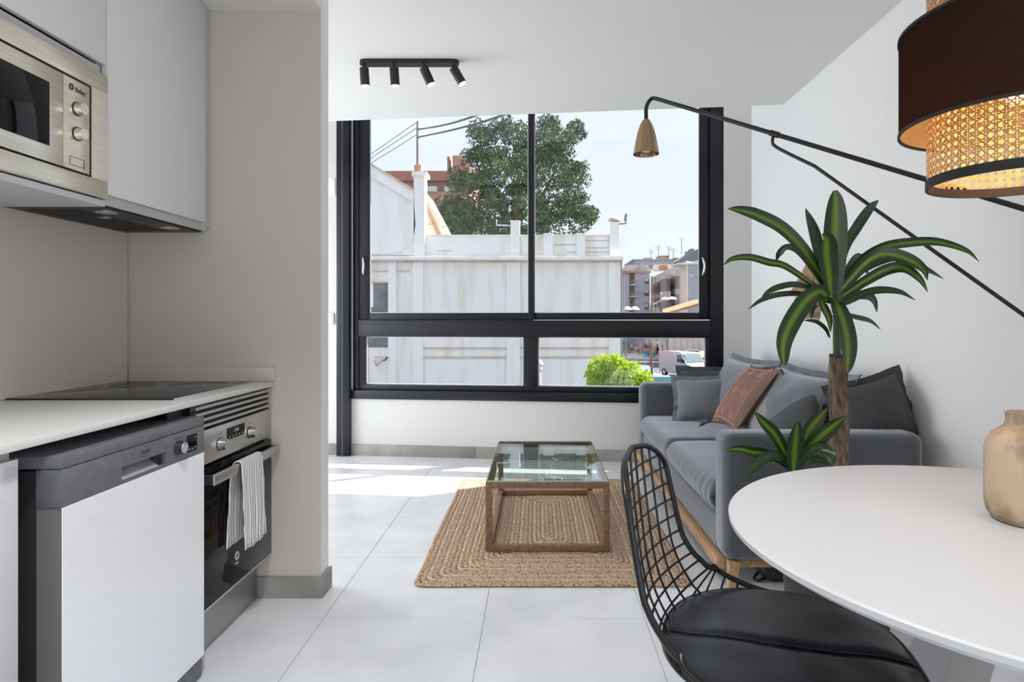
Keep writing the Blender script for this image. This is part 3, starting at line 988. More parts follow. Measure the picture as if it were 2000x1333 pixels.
# ------------------------------------------------------------------ coffee table
TX0, TX1, TY0, TY1, TZ = -.252, .350, 3.028, 4.035, 0.352
ct = thing('coffee_table', 'low oak frame coffee table with inset glass top', 'table', ((TX0 + TX1) / 2, (TY0 + TY1) / 2, .0135))
b_ = .031
zf = .0135
for x in (TX0, TX1 - b_):
    for y in (TY0, TY1 - b_):
        bx('leg', M_oakd, ct, x, x + b_, y, y + b_, zf, TZ - .0005, .001)
for z0 in (zf, TZ - b_):
    for y in (TY0, TY1 - b_):
        bx('cross_rail', M_oakd, ct, TX0 + b_ + .0003, TX1 - b_ - .0003, y, y + b_, z0, z0 + b_, .001)
    for x in (TX0, TX1 - b_):
        bx('side_rail', M_oakd, ct, x, x + b_, TY0 + b_ + .0003, TY1 - b_ - .0003, z0, z0 + b_, .001)
bx('glass_top', M_tglass, ct, TX0 + .008, TX1 - .008, TY0 + .008, TY1 - .008, TZ, TZ + .006)
bx('glass_edge', mat('glass_edge', (.55, .70, .68), .2), ct, TX0 + .008, TX1 - .008, TY0 + .006, TY0 + .0078, TZ, TZ + .006)

# ------------------------------------------------------------------ sofa
SX0, SX1, SY0_, SY1_ = .770, 1.605, 2.575, 4.80
so = thing('sofa', 'grey fabric two-seat sofa on an oak base along the right wall', 'sofa', (1.19, 3.69, 0))
ARM = .165


def soft_arm(y0, y1):
    mb_ = MB()
    mb_.box(SX0, SX1, y0, y1, .138, .668, .045, 4)
    return mb_


obj('arm', soft_arm(SY0_, SY0_ + ARM), M_sofa, so, 60)
obj('arm', soft_arm(SY1_ - ARM, SY1_), M_sofa, so, 60)
bx('base', M_sofa, so, SX0 + .012, SX1 - .02, SY0_ + ARM - .002, SY1_ - ARM + .002, .138, .285, .012, 3)
bx('back_frame', M_sofa, so, SX1 - .17, SX1, SY0_ + ARM, SY1_ - ARM, .286, .70, .03, 3)
bx('front_rail', M_oak, so, SX0 - .018, SX0 + .02, SY0_ + .05, SY1_ - .05, .094, .137, .003)
bx('end_rail', M_oak, so, SX0 + .021, SX1 - .03, SY0_ + .05, SY0_ + .085, .098, .137, .003)
bx('end_rail', M_oak, so, SX0 + .021, SX1 - .03, SY1_ - .085, SY1_ - .05, .098, .137, .003)
for (x, sx) in ((SX0 + .045, -1), (SX1 - .05, 1)):
    for (y, sy) in ((SY0_ + .024, -1), (SY1_ - .03, 1)):
        obj('leg', MB().cyl((x, y, .137), (x + sx * .012, y + sy * .004, 0), .031, .021, 4), M_oak, so, 20)


def seat(y0, y1):
    mb_ = MB()
    nx, ny = 30, 60
    x0, x1, z0, z1 = SX0 - .012, SX1 - .16, .286, .432

    rd = .060

    def edge(t):
        return 1.0 if t >= rd else math.sqrt(max(0, 1 - (1 - t / rd) ** 2))

    def fn(side):
        def f(u, v):
            u, v = (1 - math.cos(math.pi * u)) / 2, (1 - math.cos(math.pi * v)) / 2
            a, b = 2 * u - 1, 2 * v - 1
            e = edge(min(u, 1 - u) * (x1 - x0)) * edge(min(v, 1 - v) * (y1 - y0))
            cr = .014 * (1 - a * a) * (1 - b * b)
            wr = noise.noise(Vector((u * 3, v * 5, y0))) * .004
            fw = .004 * math.sin(v * 75 + 3 * noise.noise(Vector((0, v * 6, y0)))) * math.exp(-((u - .04) / .06) ** 2) * noise.noise(Vector((1, v * 4, y0 * 2)))
            z = (z0 + z1) / 2 + side * (z1 - z0) / 2 * e + ((cr + wr) * e if side > 0 else 0)
            return Vector((x0 + (x1 - x0) * u - .012 * math.sin(v * math.pi) * math.exp(-u * 14) + fw * 2, y0 + (y1 - y0) * v, z + fw))
        return f
    mb_.grid(fn(1), nx, ny)
    mb_.grid(fn(-1), nx, ny)
    bmesh.ops.remove_doubles(mb_.bm, verts=mb_.bm.verts[:], dist=.0005)
    return mb_


ym = 3.70
obj('seat_cushion', seat(SY0_ + ARM + .004, ym - .003), M_sofa, so, 70)
obj('seat_cushion', seat(ym + .003, SY1_ - ARM - .004), M_sofa, so, 70)


def pillow(w_, h_, t_, fl=.0, n=22, seed=0, pinch=.09, pw=.52):
    mb_ = MB()

    def fn(side):
        def f(u, v):
            a, b = 2 * u - 1, 2 * v - 1
            e = max(0, (1 - abs(a) ** 2.1) * (1 - abs(b) ** 2.1)) ** pw
            nz = noise.noise(Vector((a * 2.2 + seed, b * 2.2, seed))) * .10 + noise.noise(Vector((a * 6 + seed, b * 6, seed + 5))) * .04
            return Vector((a * w_ / 2 * (1 - pinch * (1 - b * b)), b * h_ / 2 * (1 - pinch * (1 - a * a)), side * t_ / 2 * e * (1 + nz)))
        return f
    mb_.grid(fn(1), n, n)
    mb_.grid(fn(-1), n, n)
    bmesh.ops.remove_doubles(mb_.bm, verts=mb_.bm.verts[:], dist=.0004)
    return mb_


def flange(w_, h_, fl, seed=0, pinch=.09):
    mb_ = MB()
    n = 80
    inner, outer = [], []
    for k in range(n):
        s = k / n * 4
        i, q = int(s), s - int(s)
        a, b = [(2 * q - 1, -1), (1, 2 * q - 1), (1 - 2 * q, 1), (-1, 1 - 2 * q)][i]
        x, y = a * w_ / 2 * (1 - pinch * (1 - b * b)), b * h_ / 2 * (1 - pinch * (1 - a * a))
        wv = .25 * fl * math.sin(k * 1.3 + seed) + .7 * fl * noise.noise(Vector((k * .25, seed, 0)))
        ox, oy = x + (a if abs(a) > .97 else 0) * fl, y + (b if abs(b) > .97 else 0) * fl
        inner.append((Vector((x * .985, y * .985, .003)), Vector((x * .985, y * .985, -.003))))
        outer.append((Vector((ox, oy, wv + .0025)), Vector((ox, oy, wv - .0025))))
    vi = [[mb_.bm.verts.new(p) for p in r_] for r_ in inner]
    vo = [[mb_.bm.verts.new(p) for p in r_] for r_ in outer]
    for k in range(n):
        j = (k + 1) % n
        mb_.bm.faces.new((vi[k][0], vi[j][0], vo[j][0], vo[k][0]))
        mb_.bm.faces.new((vi[k][1], vo[k][1], vo[j][1], vi[j][1]))
        mb_.bm.faces.new((vo[k][0], vo[j][0], vo[j][1], vo[k][1]))
    return mb_


def frame_of(c, wd, hd_):
    wd = Vector(wd).normalized()
    hd_ = Vector(hd_)
    hd_ = (hd_ - wd * hd_.dot(wd)).normalized()
    nd = wd.cross(hd_)
    return Matrix.Translation(c) @ Matrix((wd, hd_, nd)).transposed().to_4x4()


# flanged back cushions belong to the sofa
for (yc, seed, lean) in ((4.17, 3, .30), (3.27, 8, .34)):
    Mx = frame_of((1.36, yc, .645), (0, -1, .0), (lean, 0, .9))
    bcs = obj('back_cushion', pillow(.86, .47, .25, seed=seed, pw=.34).xf(Mx), M_sofa, so, 70)
    obj('cushion_flange', flange(.86, .47, .032, seed).xf(Mx), M_sofa, bcs, 50)


def cushion(label, c, wd, hd_, w_, h_, t_, m_, fl, seed, name='cushion'):
    Mx = frame_of(c, wd, hd_)
    t = thing(name, label, 'cushion', c, group='cushions on the sofa')
    cov = obj('cover', pillow(w_, h_, t_, seed=seed).xf(Mx), m_, t, 70)
    if fl:
        obj('flange', flange(w_, h_, fl, seed).xf(Mx), m_, t, 50)
    return t, Mx


cushion('mid-grey flanged cushion leaning in the far window corner of the sofa', (1.150, 4.30, .590), (1, -.30, .06), (.14, .40, .9), .40, .31, .19, M_cush, .028, 1)
cushion('charcoal flanged cushion tucked behind the mid-grey one by the window', (1.24, 4.50, .625), (1, -.22, .02), (.10, .26, .9), .42, .33, .12, M_cushd, .028, 2)
tc_, MT = cushion('terracotta embroidered cushion with corner tassels on the sofa', (1.205, 3.65, .690), (.0, -1, .03), (.29, .04, .40), .47, .43, .13, M_terra, 0, 4)


def surf(u, v, lift=.0015):
    a, b = 2 * u - 1, 2 * v - 1
    e = max(0, (1 - abs(a) ** 2.1) * (1 - abs(b) ** 2.1)) ** .52
    nz = noise.noise(Vector((a * 2.2 + 4, b * 2.2, 4))) * .10 + noise.noise(Vector((a * 6 + 4, b * 6, 9))) * .04
    return MT @ Vector((a * .47 / 2 * (1 - .09 * (1 - b * b)), b * .43 / 2 * (1 - .09 * (1 - a * a)), .065 * e * (1 + nz) + lift))


NS = 1 if (MT.to_3x3() @ Vector((0, 0, 1))).x < 0 else -1
if NS < 0:
    MT = MT @ Matrix.Rotation(math.pi, 4, 'Y')
emb = MB()
for u0 in (.10, .90):
    emb.tube([surf(u0, v / 14) for v in range(1, 14)], .0022, 4)
for v0 in (.06, .94):
    emb.tube([surf(u / 14, v0) for u in range(1, 14)], .0022, 4)
for u0 in (.2, .5, .8):
    for v0 in (.14, .5, .84):
        for q in range(4):
            dv = .026 * q - .04
            emb.tube([surf(u0 - .06, v0 + dv + .035), surf(u0, v0 + dv - .01), surf(u0 + .06, v0 + dv + .035)], .002, 4)
for u0 in (.28, .34, .42, .60, .66, .72):
    emb.tube([surf(u0 + .012 * math.sin(v * 2.2), v / 24) for v in range(5, 20)], .0016, 4)
obj('embroidery', emb, M_thread, tc_, 0)
for (u, v, dd) in ((.0, .0, (-.6, .25, -.25)), (1, 0, (-.3, -.3, -.4)), (0, 1, (.2, .3, -.3)), (1, 1, (.25, -.35, -.75))):
    p = surf(u, v, 0)
    dv = Vector(dd).normalized()
    ts = MB()
    ts.tube([p, p + dv * .02, p + dv * .03], [.004, .006, .003], 7)
    for q in range(7):
        e_ = p + dv * .07 + Vector((rnd.uniform(-.012, .012), rnd.uniform(-.012, .012), rnd.uniform(-.012, .012)))
        ts.tube([p + dv * .03, e_], [.003, .002], 4)
    obj('tassel', ts, M_tassel, tc_, 40)
cushion('pale grey linen cushion just behind the terracotta one', (1.285, 3.55, .675), (.02, -1, .0), (.30, 0, .40), .46, .44, .12, M_cushl, 0, 6)
cushion('dark grey cushion slumped behind the near sofa arm', (1.225, 3.00, .620), (.35, -.55, .42), (.42, .25, .50), .36, .34, .16, M_cushd, .02, 11)
cushion('large charcoal flanged cushion propped at the near end of the sofa', (1.505, 2.790, .722), (.93, .08, .24), (-.18, .22, .9), .33, .30, .21, M_cushd, .026, 13)

# raffia wall lamp partly hidden by the plant
rl = thing('raffia_lamp', 'small raffia fringe wall lamp half hidden behind the plant', 'lamp', (1.52, 3.5, 1.14))
rc0 = Vector((1.525, 3.5, 0))
obj('inner_cone', MB().lathe([(.012, 1.45), (.045, 1.38), (.08, 1.29), (.062, 1.19), (.035, 1.15)], rc0, 24), M_raffia, rl)
rf = MB()
for tier, (z0, z1, r0, r1) in enumerate(((1.465, 1.285, .012, .098), (1.36, 1.20, .05, .085), (1.28, 1.142, .06, .05))):
    for k in range(90):
        a = R(4 * k + rnd.uniform(-2, 2))
        d = Vector((math.cos(a), math.sin(a), 0))
        j_ = rnd.uniform(-.012, .012)
        rf.tube([rc0 + d * r0 + Vector((0, 0, z0)), rc0 + d * ((r0 + r1) * .53) + Vector((0, 0, (z0 + z1) / 2)), rc0 + d * (r1 + j_ * .4) + Vector((0, 0, z1 + j_))], [.0022, .002, .0012], 4, caps=False)
obj('fringe', rf, M_raffia, rl, 0, kind='stuff')
obj('wall_arm', MB().tube([(1.525, 3.5, 1.46), (1.55, 3.5, 1.49), (XR - .001, 3.5, 1.49)], .006, 8), M_black, rl)
obj('wall_plate', MB().cyl((XR - .012, 3.5, 1.49), (XR - .0005, 3.5, 1.49), .035, .035, 20), M_black, rl)

# dark box stored under the sofa
sb = thing('storage_bag', 'black fabric bag pushed under the near end of the sofa', 'bag', (1.22, 2.83, 0))
bx('bag_body', M_dgrey, sb, .98, 1.46, 2.70, 2.98, 0.001, .088, .03, 3)
obj('bag_strap', MB().tube(spline([(1.0, 2.72, .02), (.955, 2.70, .012), (.95, 2.74, .008), (1.0, 2.80, .02)], 6), .006, 6), M_black, sb)

# ------------------------------------------------------------------ dracaena
DX, DY = 1.005, 2.10
dp = thing('dracaena_plant', 'tall striped dracaena with a bare trunk in a charcoal pot', 'plant', (DX, DY, 0))
obj('pot', MB().lathe([(0, .0), (.135, .0), (.145, .01), (.172, .30), (.176, .335), (.168, .335), (.163, .30), (0, .30)], (DX, DY, 0), 48), M_pot, dp)
obj('soil', MB().lathe([(0, .312), (.10, .310), (.1625, .302)], (DX, DY, 0), 32), M_soil, dp)
tk = MB()
zt_ = H - (692 - 625) / F * DY
tp = [Vector((DX + .012 + .004 * math.sin(k * 1.7) - .006 * (k / 12), DY, .29 + (zt_ - .29) * k / 12)) for k in range(13)]
tk.tube(tp, [.0335 + .0016 * math.sin(k * 2.3) - .0035 * k / 12 for k in range(13)], 20)
for v in tk.bm.verts:
    nz = noise.noise(Vector((v.co.x * 60, v.co.y * 60, v.co.z * 38)))
    v.co.x += nz * .0025
    v.co.y += nz * .0025
obj('trunk', tk, M_bark, dp, 50)
tt = tp[-1]
obj('trunk_cut', MB().lathe([(0, .0005), (.031, 0), (.033, -.006), (.031, -.016)], tt, 20), M_pot, dp)
stp = [tt + Vector((-.010, -.004, -.01)), tt + Vector((-.012, -.006, .06)), tt + Vector((-.012, -.008, .13)), tt + Vector((-.008, -.010, .20))]
obj('stem', MB().tube(spline(stp, 5), .0125, 10), M_stem, dp)


def leaf(pts, wmax, m_, parent, fold=.25, tipk=.9, w0=.35):
    c = spline(pts, 6)
    n = len(c)
    mb_ = MB()
    uvl = mb_.bm.loops.layers.uv.new('UVMap')
    rows = []
    view = Vector((0, -1, .15))
    prev = None
    for i, p in enumerate(c):
        t = (c[min(i + 1, n - 1)] - c[max(i - 1, 0)]).normalized()
        s = t.cross(view)
        if s.length < .2:
            s = t.cross(Vector((1, 0, 0)))
        s.normalize()
        if prev is not None and s.dot(prev) < 0:
            s = -s
        if prev is not None:
            s = (s * .5 + prev * .5).normalized()
        prev = s
        up = s.cross(t).normalized()
        f = i / (n - 1)
        wv = (w0 + (1 - w0) * math.sin(min(1, f / .5) * math.pi / 2)) * (1 if f < .55 else max(0.02, math.cos((f - .55) / .45 * math.pi / 2)) ** tipk)
        hw = wmax / 2 * wv
        row = []
        for k in range(7):
            q = k / 3 - 1
            row.append((mb_.bm.verts.new(p + s * (q * hw) + up * (abs(q) ** 1.4 * hw * fold)), k / 6))
        rows.append(row)
    for i in range(n - 1):
        for k in range(6):
            q = ((rows[i][k]), (rows[i][k + 1]), (rows[i + 1][k + 1]), (rows[i + 1][k]))
            fc = mb_.bm.faces.new([a[0] for a in q])
            for lp, a in zip(fc.loops, q):
                lp[uvl].uv = (a[1], i / n)
    return obj('leaf', mb_, m_, parent, 180, recalc=False)


def leaf_px(poly, wpx, Yb, Yt, m_, parent, **k):
    n = len(poly)
    pts = [at(p[0], p[1], Yb + (Yt - Yb) * (i / (n - 1)) ** 1.3) for i, p in enumerate(poly)]
    return leaf(pts, wpx * (Yb + Yt) / 2 / F, m_, parent, **k)


Yc = DY - .01
LV = [([(1619, 580), (1606, 545), (1568, 488), (1526, 446), (1478, 421), (1445, 411), (1421, 408)], 27, -.08, 1),
      ([(1620, 582), (1589, 558), (1534, 521), (1501, 513), (1463, 503), (1430, 506), (1413, 518)], 15, .10, 1),
      ([(1620, 575), (1590, 530), (1562, 494), (1540, 484), (1522, 495), (1515, 514)], 16, .18, 0),
      ([(1622, 588), (1585, 565), (1551, 556), (1518, 562), (1498, 572), (1487, 582)], 12, -.16, 0),
      ([(1622, 592), (1575, 576), (1526, 575), (1488, 586), (1461, 605)], 11, .06, 0),
      ([(1620, 585), (1600, 570), (1570, 592), (1540, 640), (1529, 675), (1531, 714)], 37, -.24, 2),
      ([(1627, 580), (1627, 540), (1629, 480), (1631, 420), (1631, 372)], 48, -.06, 2),
      ([(1623, 585), (1619, 540), (1614, 500), (1613, 470), (1605, 458)], 42, -.12, 1),
      ([(1620, 560), (1602, 505), (1588, 450), (1573, 407)], 24, .13, 0),
      ([(1632, 575), (1648, 490), (1672, 445), (1698, 408), (1716, 391)], 20, .12, 0),
      ([(1632, 582), (1654, 545), (1684, 507), (1724, 484), (1770, 475), (1829, 473), (1885, 489), (1913, 512)], 19, .05, 1),
      ([(1630, 582), (1657, 550), (1692, 513), (1730, 497), (1774, 508), (1802, 526), (1811, 548)], 27, -.10, 1),
      ([(1634, 580), (1680, 532), (1735, 506), (1772, 509), (1812, 528), (1843, 545)], 15, .16, 0),
      ([(1634, 586), (1655, 572), (1693, 547), (1732, 527), (1765, 524), (1795, 545), (1812, 571)], 22, -.05, 1),
      ([(1632, 597), (1655, 590), (1688, 573), (1720, 567), (1757, 571), (1788, 587)], 15, -.16, 0),
      ([(1634, 594), (1660, 580), (1690, 577), (1706, 588), (1713, 610)], 19, .10, 0),
      ([(1630, 585), (1637, 600), (1650, 640), (1656, 680), (1654, 728)], 38, -.24, 2),
      ([(1626, 618), (1650, 616), (1676, 621), (1700, 628), (1720, 644)], 10, .12, 0),
      ([(1620, 660), (1612, 643), (1594, 629), (1570, 626)], 9, .07, 0),
      ([(1624, 590), (1606, 586), (1608, 600), (1618, 622), (1622, 650)], 18, -.13, 1),
      ([(1630, 570), (1655, 530), (1676, 505), (1690, 520), (1694, 545)], 20, .22, 0),
      ([(1622, 585), (1600, 590), (1586, 600), (1585, 625)], 16, .12, 0)]
for poly, wpx, dy, kind in LV:
    leaf_px(poly, wpx, Yc, Yc + dy, M_leaf if kind else M_leaf2, dp, fold=.30 if kind < 2 else .18, tipk=.8 if kind < 2 else .45, w0=.4 if kind < 2 else .55)
# low side shoot from the same pot
obj('side_stem', MB().tube(spline([(DX - .12, 2.03, .30), (DX - .17, 2.0, .42), (DX - .192, 1.985, .55), (DX - .19, 1.98, .64)], 5), .009, 8), M_stem, dp)
SV = [([(1546, 928), (1533, 886), (1512, 848), (1491, 826), (1473, 804)], 24, -.05, 1),
      ([(1545, 918), (1520, 898), (1491, 886), (1470, 884), (1442, 877), (1417, 881)], 20, -.08, 1),
      ([(1546, 922), (1524, 893), (1496, 893), (1470, 914), (1452, 938)], 21, -.14, 0),
      ([(1549, 930), (1551, 896), (1554, 854), (1558, 822)], 36, -.10, 2),
      ([(1552, 925), (1576, 848), (1596, 821), (1616, 798)], 27, .04, 1),
      ([(1553, 925), (1572, 885), (1597, 858), (1625, 834), (1654, 812)], 31, -.06, 2),
      ([(1552, 920), (1575, 886), (1597, 874), (1622, 886), (1630, 909)], 20, -.10, 0),
      ([(1552, 925), (1578, 902), (1600, 898), (1624, 910)], 16, .02, 0),
      ([(1546, 925), (1535, 905), (1520, 900), (1505, 908)], 15, .05, 1)]
for poly, wpx, dy, kind in SV:
    leaf_px(poly, wpx, 1.985, 1.985 + dy, M_leaf if kind else M_leaf2, dp, fold=.28 if kind < 2 else .16, tipk=.8)

# ------------------------------------------------------------------ dining table
QX, QY, QR, QZ = .92, 1.13, .55, .75
dt = thing('dining_table', 'round white dining table with splayed white legs', 'table', (QX, QY, 0))
obj('table_top', MB().lathe([(0, QZ), (QR - .004, QZ), (QR, QZ - .003), (QR - .001, QZ - .012), (QR - .022, QZ - .026), (0, QZ - .026)], (QX, QY, 0), 128), M_white, dt, 25)
obj('mounting_plate', MB().lathe([(0, QZ - .0265), (.20, QZ - .0265), (.20, QZ - .034), (0, QZ - .034)], (QX, QY, 0), 32), M_wleg, dt)


def plate_leg(ang, th=.05, w_top=.16, w_bot=.10):
    d = Vector((math.cos(ang), math.sin(ang), 0))
    s = Vector((-d.y, d.x, 0))
    c = Vector((QX, QY, 0))
    zt2 = QZ - .035
    a = [c - d * .03, c + d * .12, c + d * .44, c + d * .35]
    zz = [zt2, zt2, 0, 0]
    mb_ = MB()
    mb_.prism([p + Vector((0, 0, z)) - s * th / 2 for p, z in zip(a, zz)], s * th)
    bmesh.ops.bevel(mb_.bm, geom=mb_.bm.edges[:], offset=.003, segments=1, affect='EDGES')
    return mb_


for k in range(4):
    obj('leg', plate_leg(R(200 + 90 * k), .075), M_wleg, dt, 20)

vs = thing('wooden_vase', 'bottle-shaped turned wooden vase on the dining table', 'vase', (.952, 1.205, QZ))
obj('vase_body', MB().lathe([(0, 0), (.058, 0), (.064, .004), (.072, .016), (.0755, .035), (.0755, .135), (.073, .152), (.064, .168), (.050, .178), (.043, .184), (.0405, .192), (.041, .206), (.0425, .210), (.038, .210), (.036, .195), (.036, .18), (0, .17)], (.952, 1.205, QZ + .0005), 64), M_vase, vs, 50)

# ------------------------------------------------------------------ wire chair
ch = thing('wire_chair', 'black wire mesh chair with a padded seat at the table', 'chair', (.442, 1.227, 0), R(-23))
PR = [(-.262, .868), (-.256, .80), (-.246, .71), (-.233, .62), (-.212, .55), (-.170, .490), (-.09, .463), (.01, .457), (.11, .462), (.19, .470), (.235, .466)]
prs = spline([Vector((x, 0, z)) for x, z in PR], 8)
NPR = len(prs) - 1
WB = [(0, .165), (.25, .188), (.38, .200), (.5, .218), (.62, .240), (.8, .256), (1, .24)]
CB = [(0, .022), (.3, .045), (.5, .085), (.65, .055), (.85, .022), (1, .012)]


def lerp_tab(tab, s):
    for (a, x), (b, y) in zip(tab, tab[1:]):
        if s <= b:
            return x + (y - x) * (s - a) / (b - a)
    return tab[-1][1]


def half_w(s):
    w_ = lerp_tab(WB, s)
    if s < .13:
        w_ *= max(0, 1 - (1 - s / .13) ** 2.2) ** .5
    if s > .86:
        w_ *= max(0, 1 - ((s - .86) / .14) ** 2.2) ** .5
    return w_


def shell(s, y):
    k = s * NPR
    i = min(int(k), NPR - 1)
    p = prs[i].lerp(prs[i + 1], k - i)
    t = (prs[min(i + 1, NPR)] - prs[max(i - 1, 0)]).normalized()
    n = Vector((-t.z, 0, t.x))
    if n.x < 0 and n.z < 0:
        n = -n
    wb = lerp_tab(WB, s)
    return p + n * (lerp_tab(CB, s) * (y / wb) ** 2) + Vector((0, y, 0))


loop = [shell(k / 60, half_w(k / 60)) for k in range(61)] + [shell(k / 60, -half_w(k / 60)) for k in range(59, 0, -1)]
loop = [loop[0]] + [p for p in loop[1:]]
obj('rim', MB().tube(loop, .0066, 8, closed=True), M_wire, ch, 60, local=True)
for y in [-.15, -.107, -.064, -.021, .021, .064, .107, .15]:
    ss = [k / 80 for k in range(81) if half_w(k / 80) >= abs(y) - .002]
    obj('wire', MB().tube([shell(s, y) for s in ss], .0027, 6), M_wire, ch, 60, local=True)
for k in range(22):
    s = .07 + .88 * k / 21
    hw = half_w(s)
    obj('cross_wire', MB().tube([shell(s, hw * (q / 6 - 1)) for q in range(13)], .0025, 6), M_wire, ch, 60, local=True)
base = [(.17, .19), (.17, -.19), (-.15, -.17), (-.15, .17)]
for (x, y) in base:
    obj('leg', MB().tube([(x * .55, y * .55, .44), (x * 1.0, y * 1.0, .004)], .0058, 8), M_wire, ch, 60, local=True)
for (a, b) in ((0, 1), (2, 3), (0, 2), (1, 3)):
    (x0, y0), (x1, y1) = base[a], base[b]
    obj('stretcher', MB().tube([(x0 * .72, y0 * .70, .31), (x1 * .72, y1 * .70, .31)], .0045, 6), M_wire, ch, 60, local=True)
obj('seat_mount', MB().box(-.09, .10, -.11, .11, .437, .449, .003), M_wire, ch, local=True)


def pad_fn(side):
    def f(u, v):
        a, b = 2 * u - 1, 2 * v - 1
        # disc-like map of the square onto a rounded pad outline
        r = max(abs(a), abs(b))
        ang = math.atan2(b, a) if r > 1e-6 else 0
        ca, sa = math.cos(ang), math.sin(ang)
        ex = (abs(ca) ** 2.5 + abs(sa) ** 2.5) ** (-1 / 2.5)
        x, y = r * ex * ca, r * ex * sa
        X0, Y0 = x * .232, y * (.248 if x > 0 else .248 - .03 * x * x)
        e = max(0, 1 - r ** 5) ** .5
        pl2 = abs(Y0) * 4
        wr = noise.noise(Vector((X0 * 6, Y0 * 9, 1))) * .005 + .0045 * math.sin(X0 * 46 + 2.5 * noise.noise(Vector((X0 * 5, Y0 * 5, 3)))) * math.exp(-((abs(Y0) - .05) / .045) ** 2) * abs(x) + .004 * math.sin(Y0 * 60 + 9 * X0) * max(0, abs(x) - .55)
        seam = -.011 * math.exp(-((Y0 + .012) / .011) ** 2)
        z = .496 + side * .021 * e + ((wr + seam) * e if side > 0 else 0) + .012 * y * y + .010 * max(0, -x) ** 2
        c2, s2 = math.cos(R(9)), math.sin(R(9))
        X, Y = .042 + X0 * c2 - Y0 * s2, X0 * s2 + Y0 * c2
        return Vector((X, Y, z))
    return f


pm = MB()
pm.grid(pad_fn(1), 44, 44)
pm.grid(pad_fn(-1), 44, 44)
bmesh.ops.remove_doubles(pm.bm, verts=pm.bm.verts[:], dist=.0006)
pad = obj('seat_pad', pm, M_leather, ch, 75, local=True)
pf = pad_fn(1)
rim_pts = [pf((k / 44), 0) for k in range(44)] + [pf(1, k / 44) for k in range(44)] + [pf(1 - k / 44, 1) for k in range(44)] + [pf(0, 1 - k / 44) for k in range(44)]
obj('piping', MB().tube(rim_pts, .0042, 6, closed=True), M_leather, pad, 60, local=True)
for dv in (-.008, .008):
    vv = .5 + (-.012 + dv) / .496
    obj('seam', MB().tube([pf(k / 30, vv) + Vector((0, 0, .0005)) for k in range(31)], .0014, 5), M_leather, pad, 60, local=True)

# fitting made up for the added kitchen spot, out of frame
cl = thing('added_downlight', 'small round downlight added over the kitchen aisle, out of view', 'lamp', (-0.40, 0.75, 2.58))
obj('trim_ring', MB().lathe([(.07, ZC - .012), (.09, ZC - .012), (.10, ZC - .0005), (.07, ZC - .0005), (.07, ZC - .012)], (-.40, .75, 0), 32), M_white, cl)
obj('lens', MB().cyl((-.40, .75, ZC - .006), (-.40, .75, ZC - .001), .069, .069, 32), M_led, cl)

# ------------------------------------------------------------------ outside: street level lies 3.7 m below the flat
GZ = -3.7
M_asph = mat('asphalt', (0.09, 0.093, 0.105), 0.9, vcol=(0.13, 0.135, 0.15), vscale=1.5)
M_pave = mat('pavement', (0.30, 0.285, 0.275), 0.9, vcol=(0.38, 0.36, 0.35), vscale=1.2)
M_roadline = mat('road_paint', (0.42, 0.41, 0.40), 0.8)
M_fac = mat('stained_stucco', (0.86, 0.83, 0.80), 0.9, vcol=(0.66, 0.55, 0.44), vscale=1.3, vlo=0.48, vhi=0.78, stretch=(2.0, 1, 0.28), detail=9, spec=0.1)
M_fac2 = mat('clean_stucco', (0.86, 0.84, 0.82), 0.9, vcol=(0.74, 0.66, 0.58), vscale=1.0, vlo=0.5, vhi=0.85, stretch=(2.5, 1, 0.3), detail=8, spec=0.1)
M_rust = mat('rusty_ledge', (0.62, 0.54, 0.45), 0.9, vcol=(0.52, 0.38, 0.25), vscale=2.2, detail=6)
M_crack = mat('dark_crack', (0.28, 0.25, 0.22), 0.95)
M_dark = mat('dark_opening', (0.05, 0.055, 0.065), 0.35, vcol=(0.13, 0.15, 0.17), vscale=3)
M_brick = mat('brick_red', (0.33, 0.13, 0.085), 0.9, vcol=(0.40, 0.17, 0.11), vscale=1.2)
M_brick2 = mat('brick_pink', (0.44, 0.22, 0.16), 0.9, vcol=(0.50, 0.27, 0.20), vscale=1.0)
M_pale = mat('pale_plaster', (0.72, 0.66, 0.60), 0.9)
M_apA = mat('lilac_grey_plaster', (0.42, 0.42, 0.48), 0.9, vcol=(0.47, 0.47, 0.53), vscale=.4)
M_apB = mat('warm_grey_plaster', (0.50, 0.475, 0.47), 0.9, vcol=(0.55, 0.52, 0.515), vscale=.4)
M_apC = mat('blue_grey_wall', (0.36, 0.37, 0.44), 0.9)
M_apD = mat('taupe_cladding', (0.27, 0.245, 0.24), 0.8)
M_roofd = mat('slate_roof', (0.15, 0.155, 0.19), 0.8)
M_roofo = mat('orange_tile', (0.36, 0.17, 0.08), 0.8, vcol=(0.46, 0.25, 0.13), vscale=.8)
M_winf = mat('far_window', (0.10, 0.11, 0.13), 0.2)
M_wfr = mat('far_white', (0.55, 0.55, 0.57), 0.6)
M_car = mat('white_car_paint', (0.50, 0.51, 0.54), 0.25, coat=.5)
M_carb = mat('pale_blue_car_paint', (0.30, 0.37, 0.46), 0.25, coat=.3)
M_cgl = mat('car_glass', (0.045, 0.10, 0.14), 0.4, spec=.2)
M_tyre = mat('tyre', (0.02, 0.02, 0.022), 0.8)
M_pole = mat('pole_metal', (0.25, 0.22, 0.20), 0.6)
M_rpole = mat('rusty_pole', (0.26, 0.15, 0.08), 0.8)
M_foil = mat('tree_leaf', (0.012, 0.040, 0.014), 0.7, vcol=(0.12, 0.18, 0.045), vscale=2.4, vlo=.38, vhi=.72)
M_bush = fabric_glow('lime_leaf', (0.30, 0.46, 0.025), (0.62, 0.80, 0.06), 0.46)
M_teal = mat('teal_plastic', (0.06, 0.26, 0.32), 0.5)
M_redp = mat('red_fence', (0.55, 0.16, 0.13), 0.6)
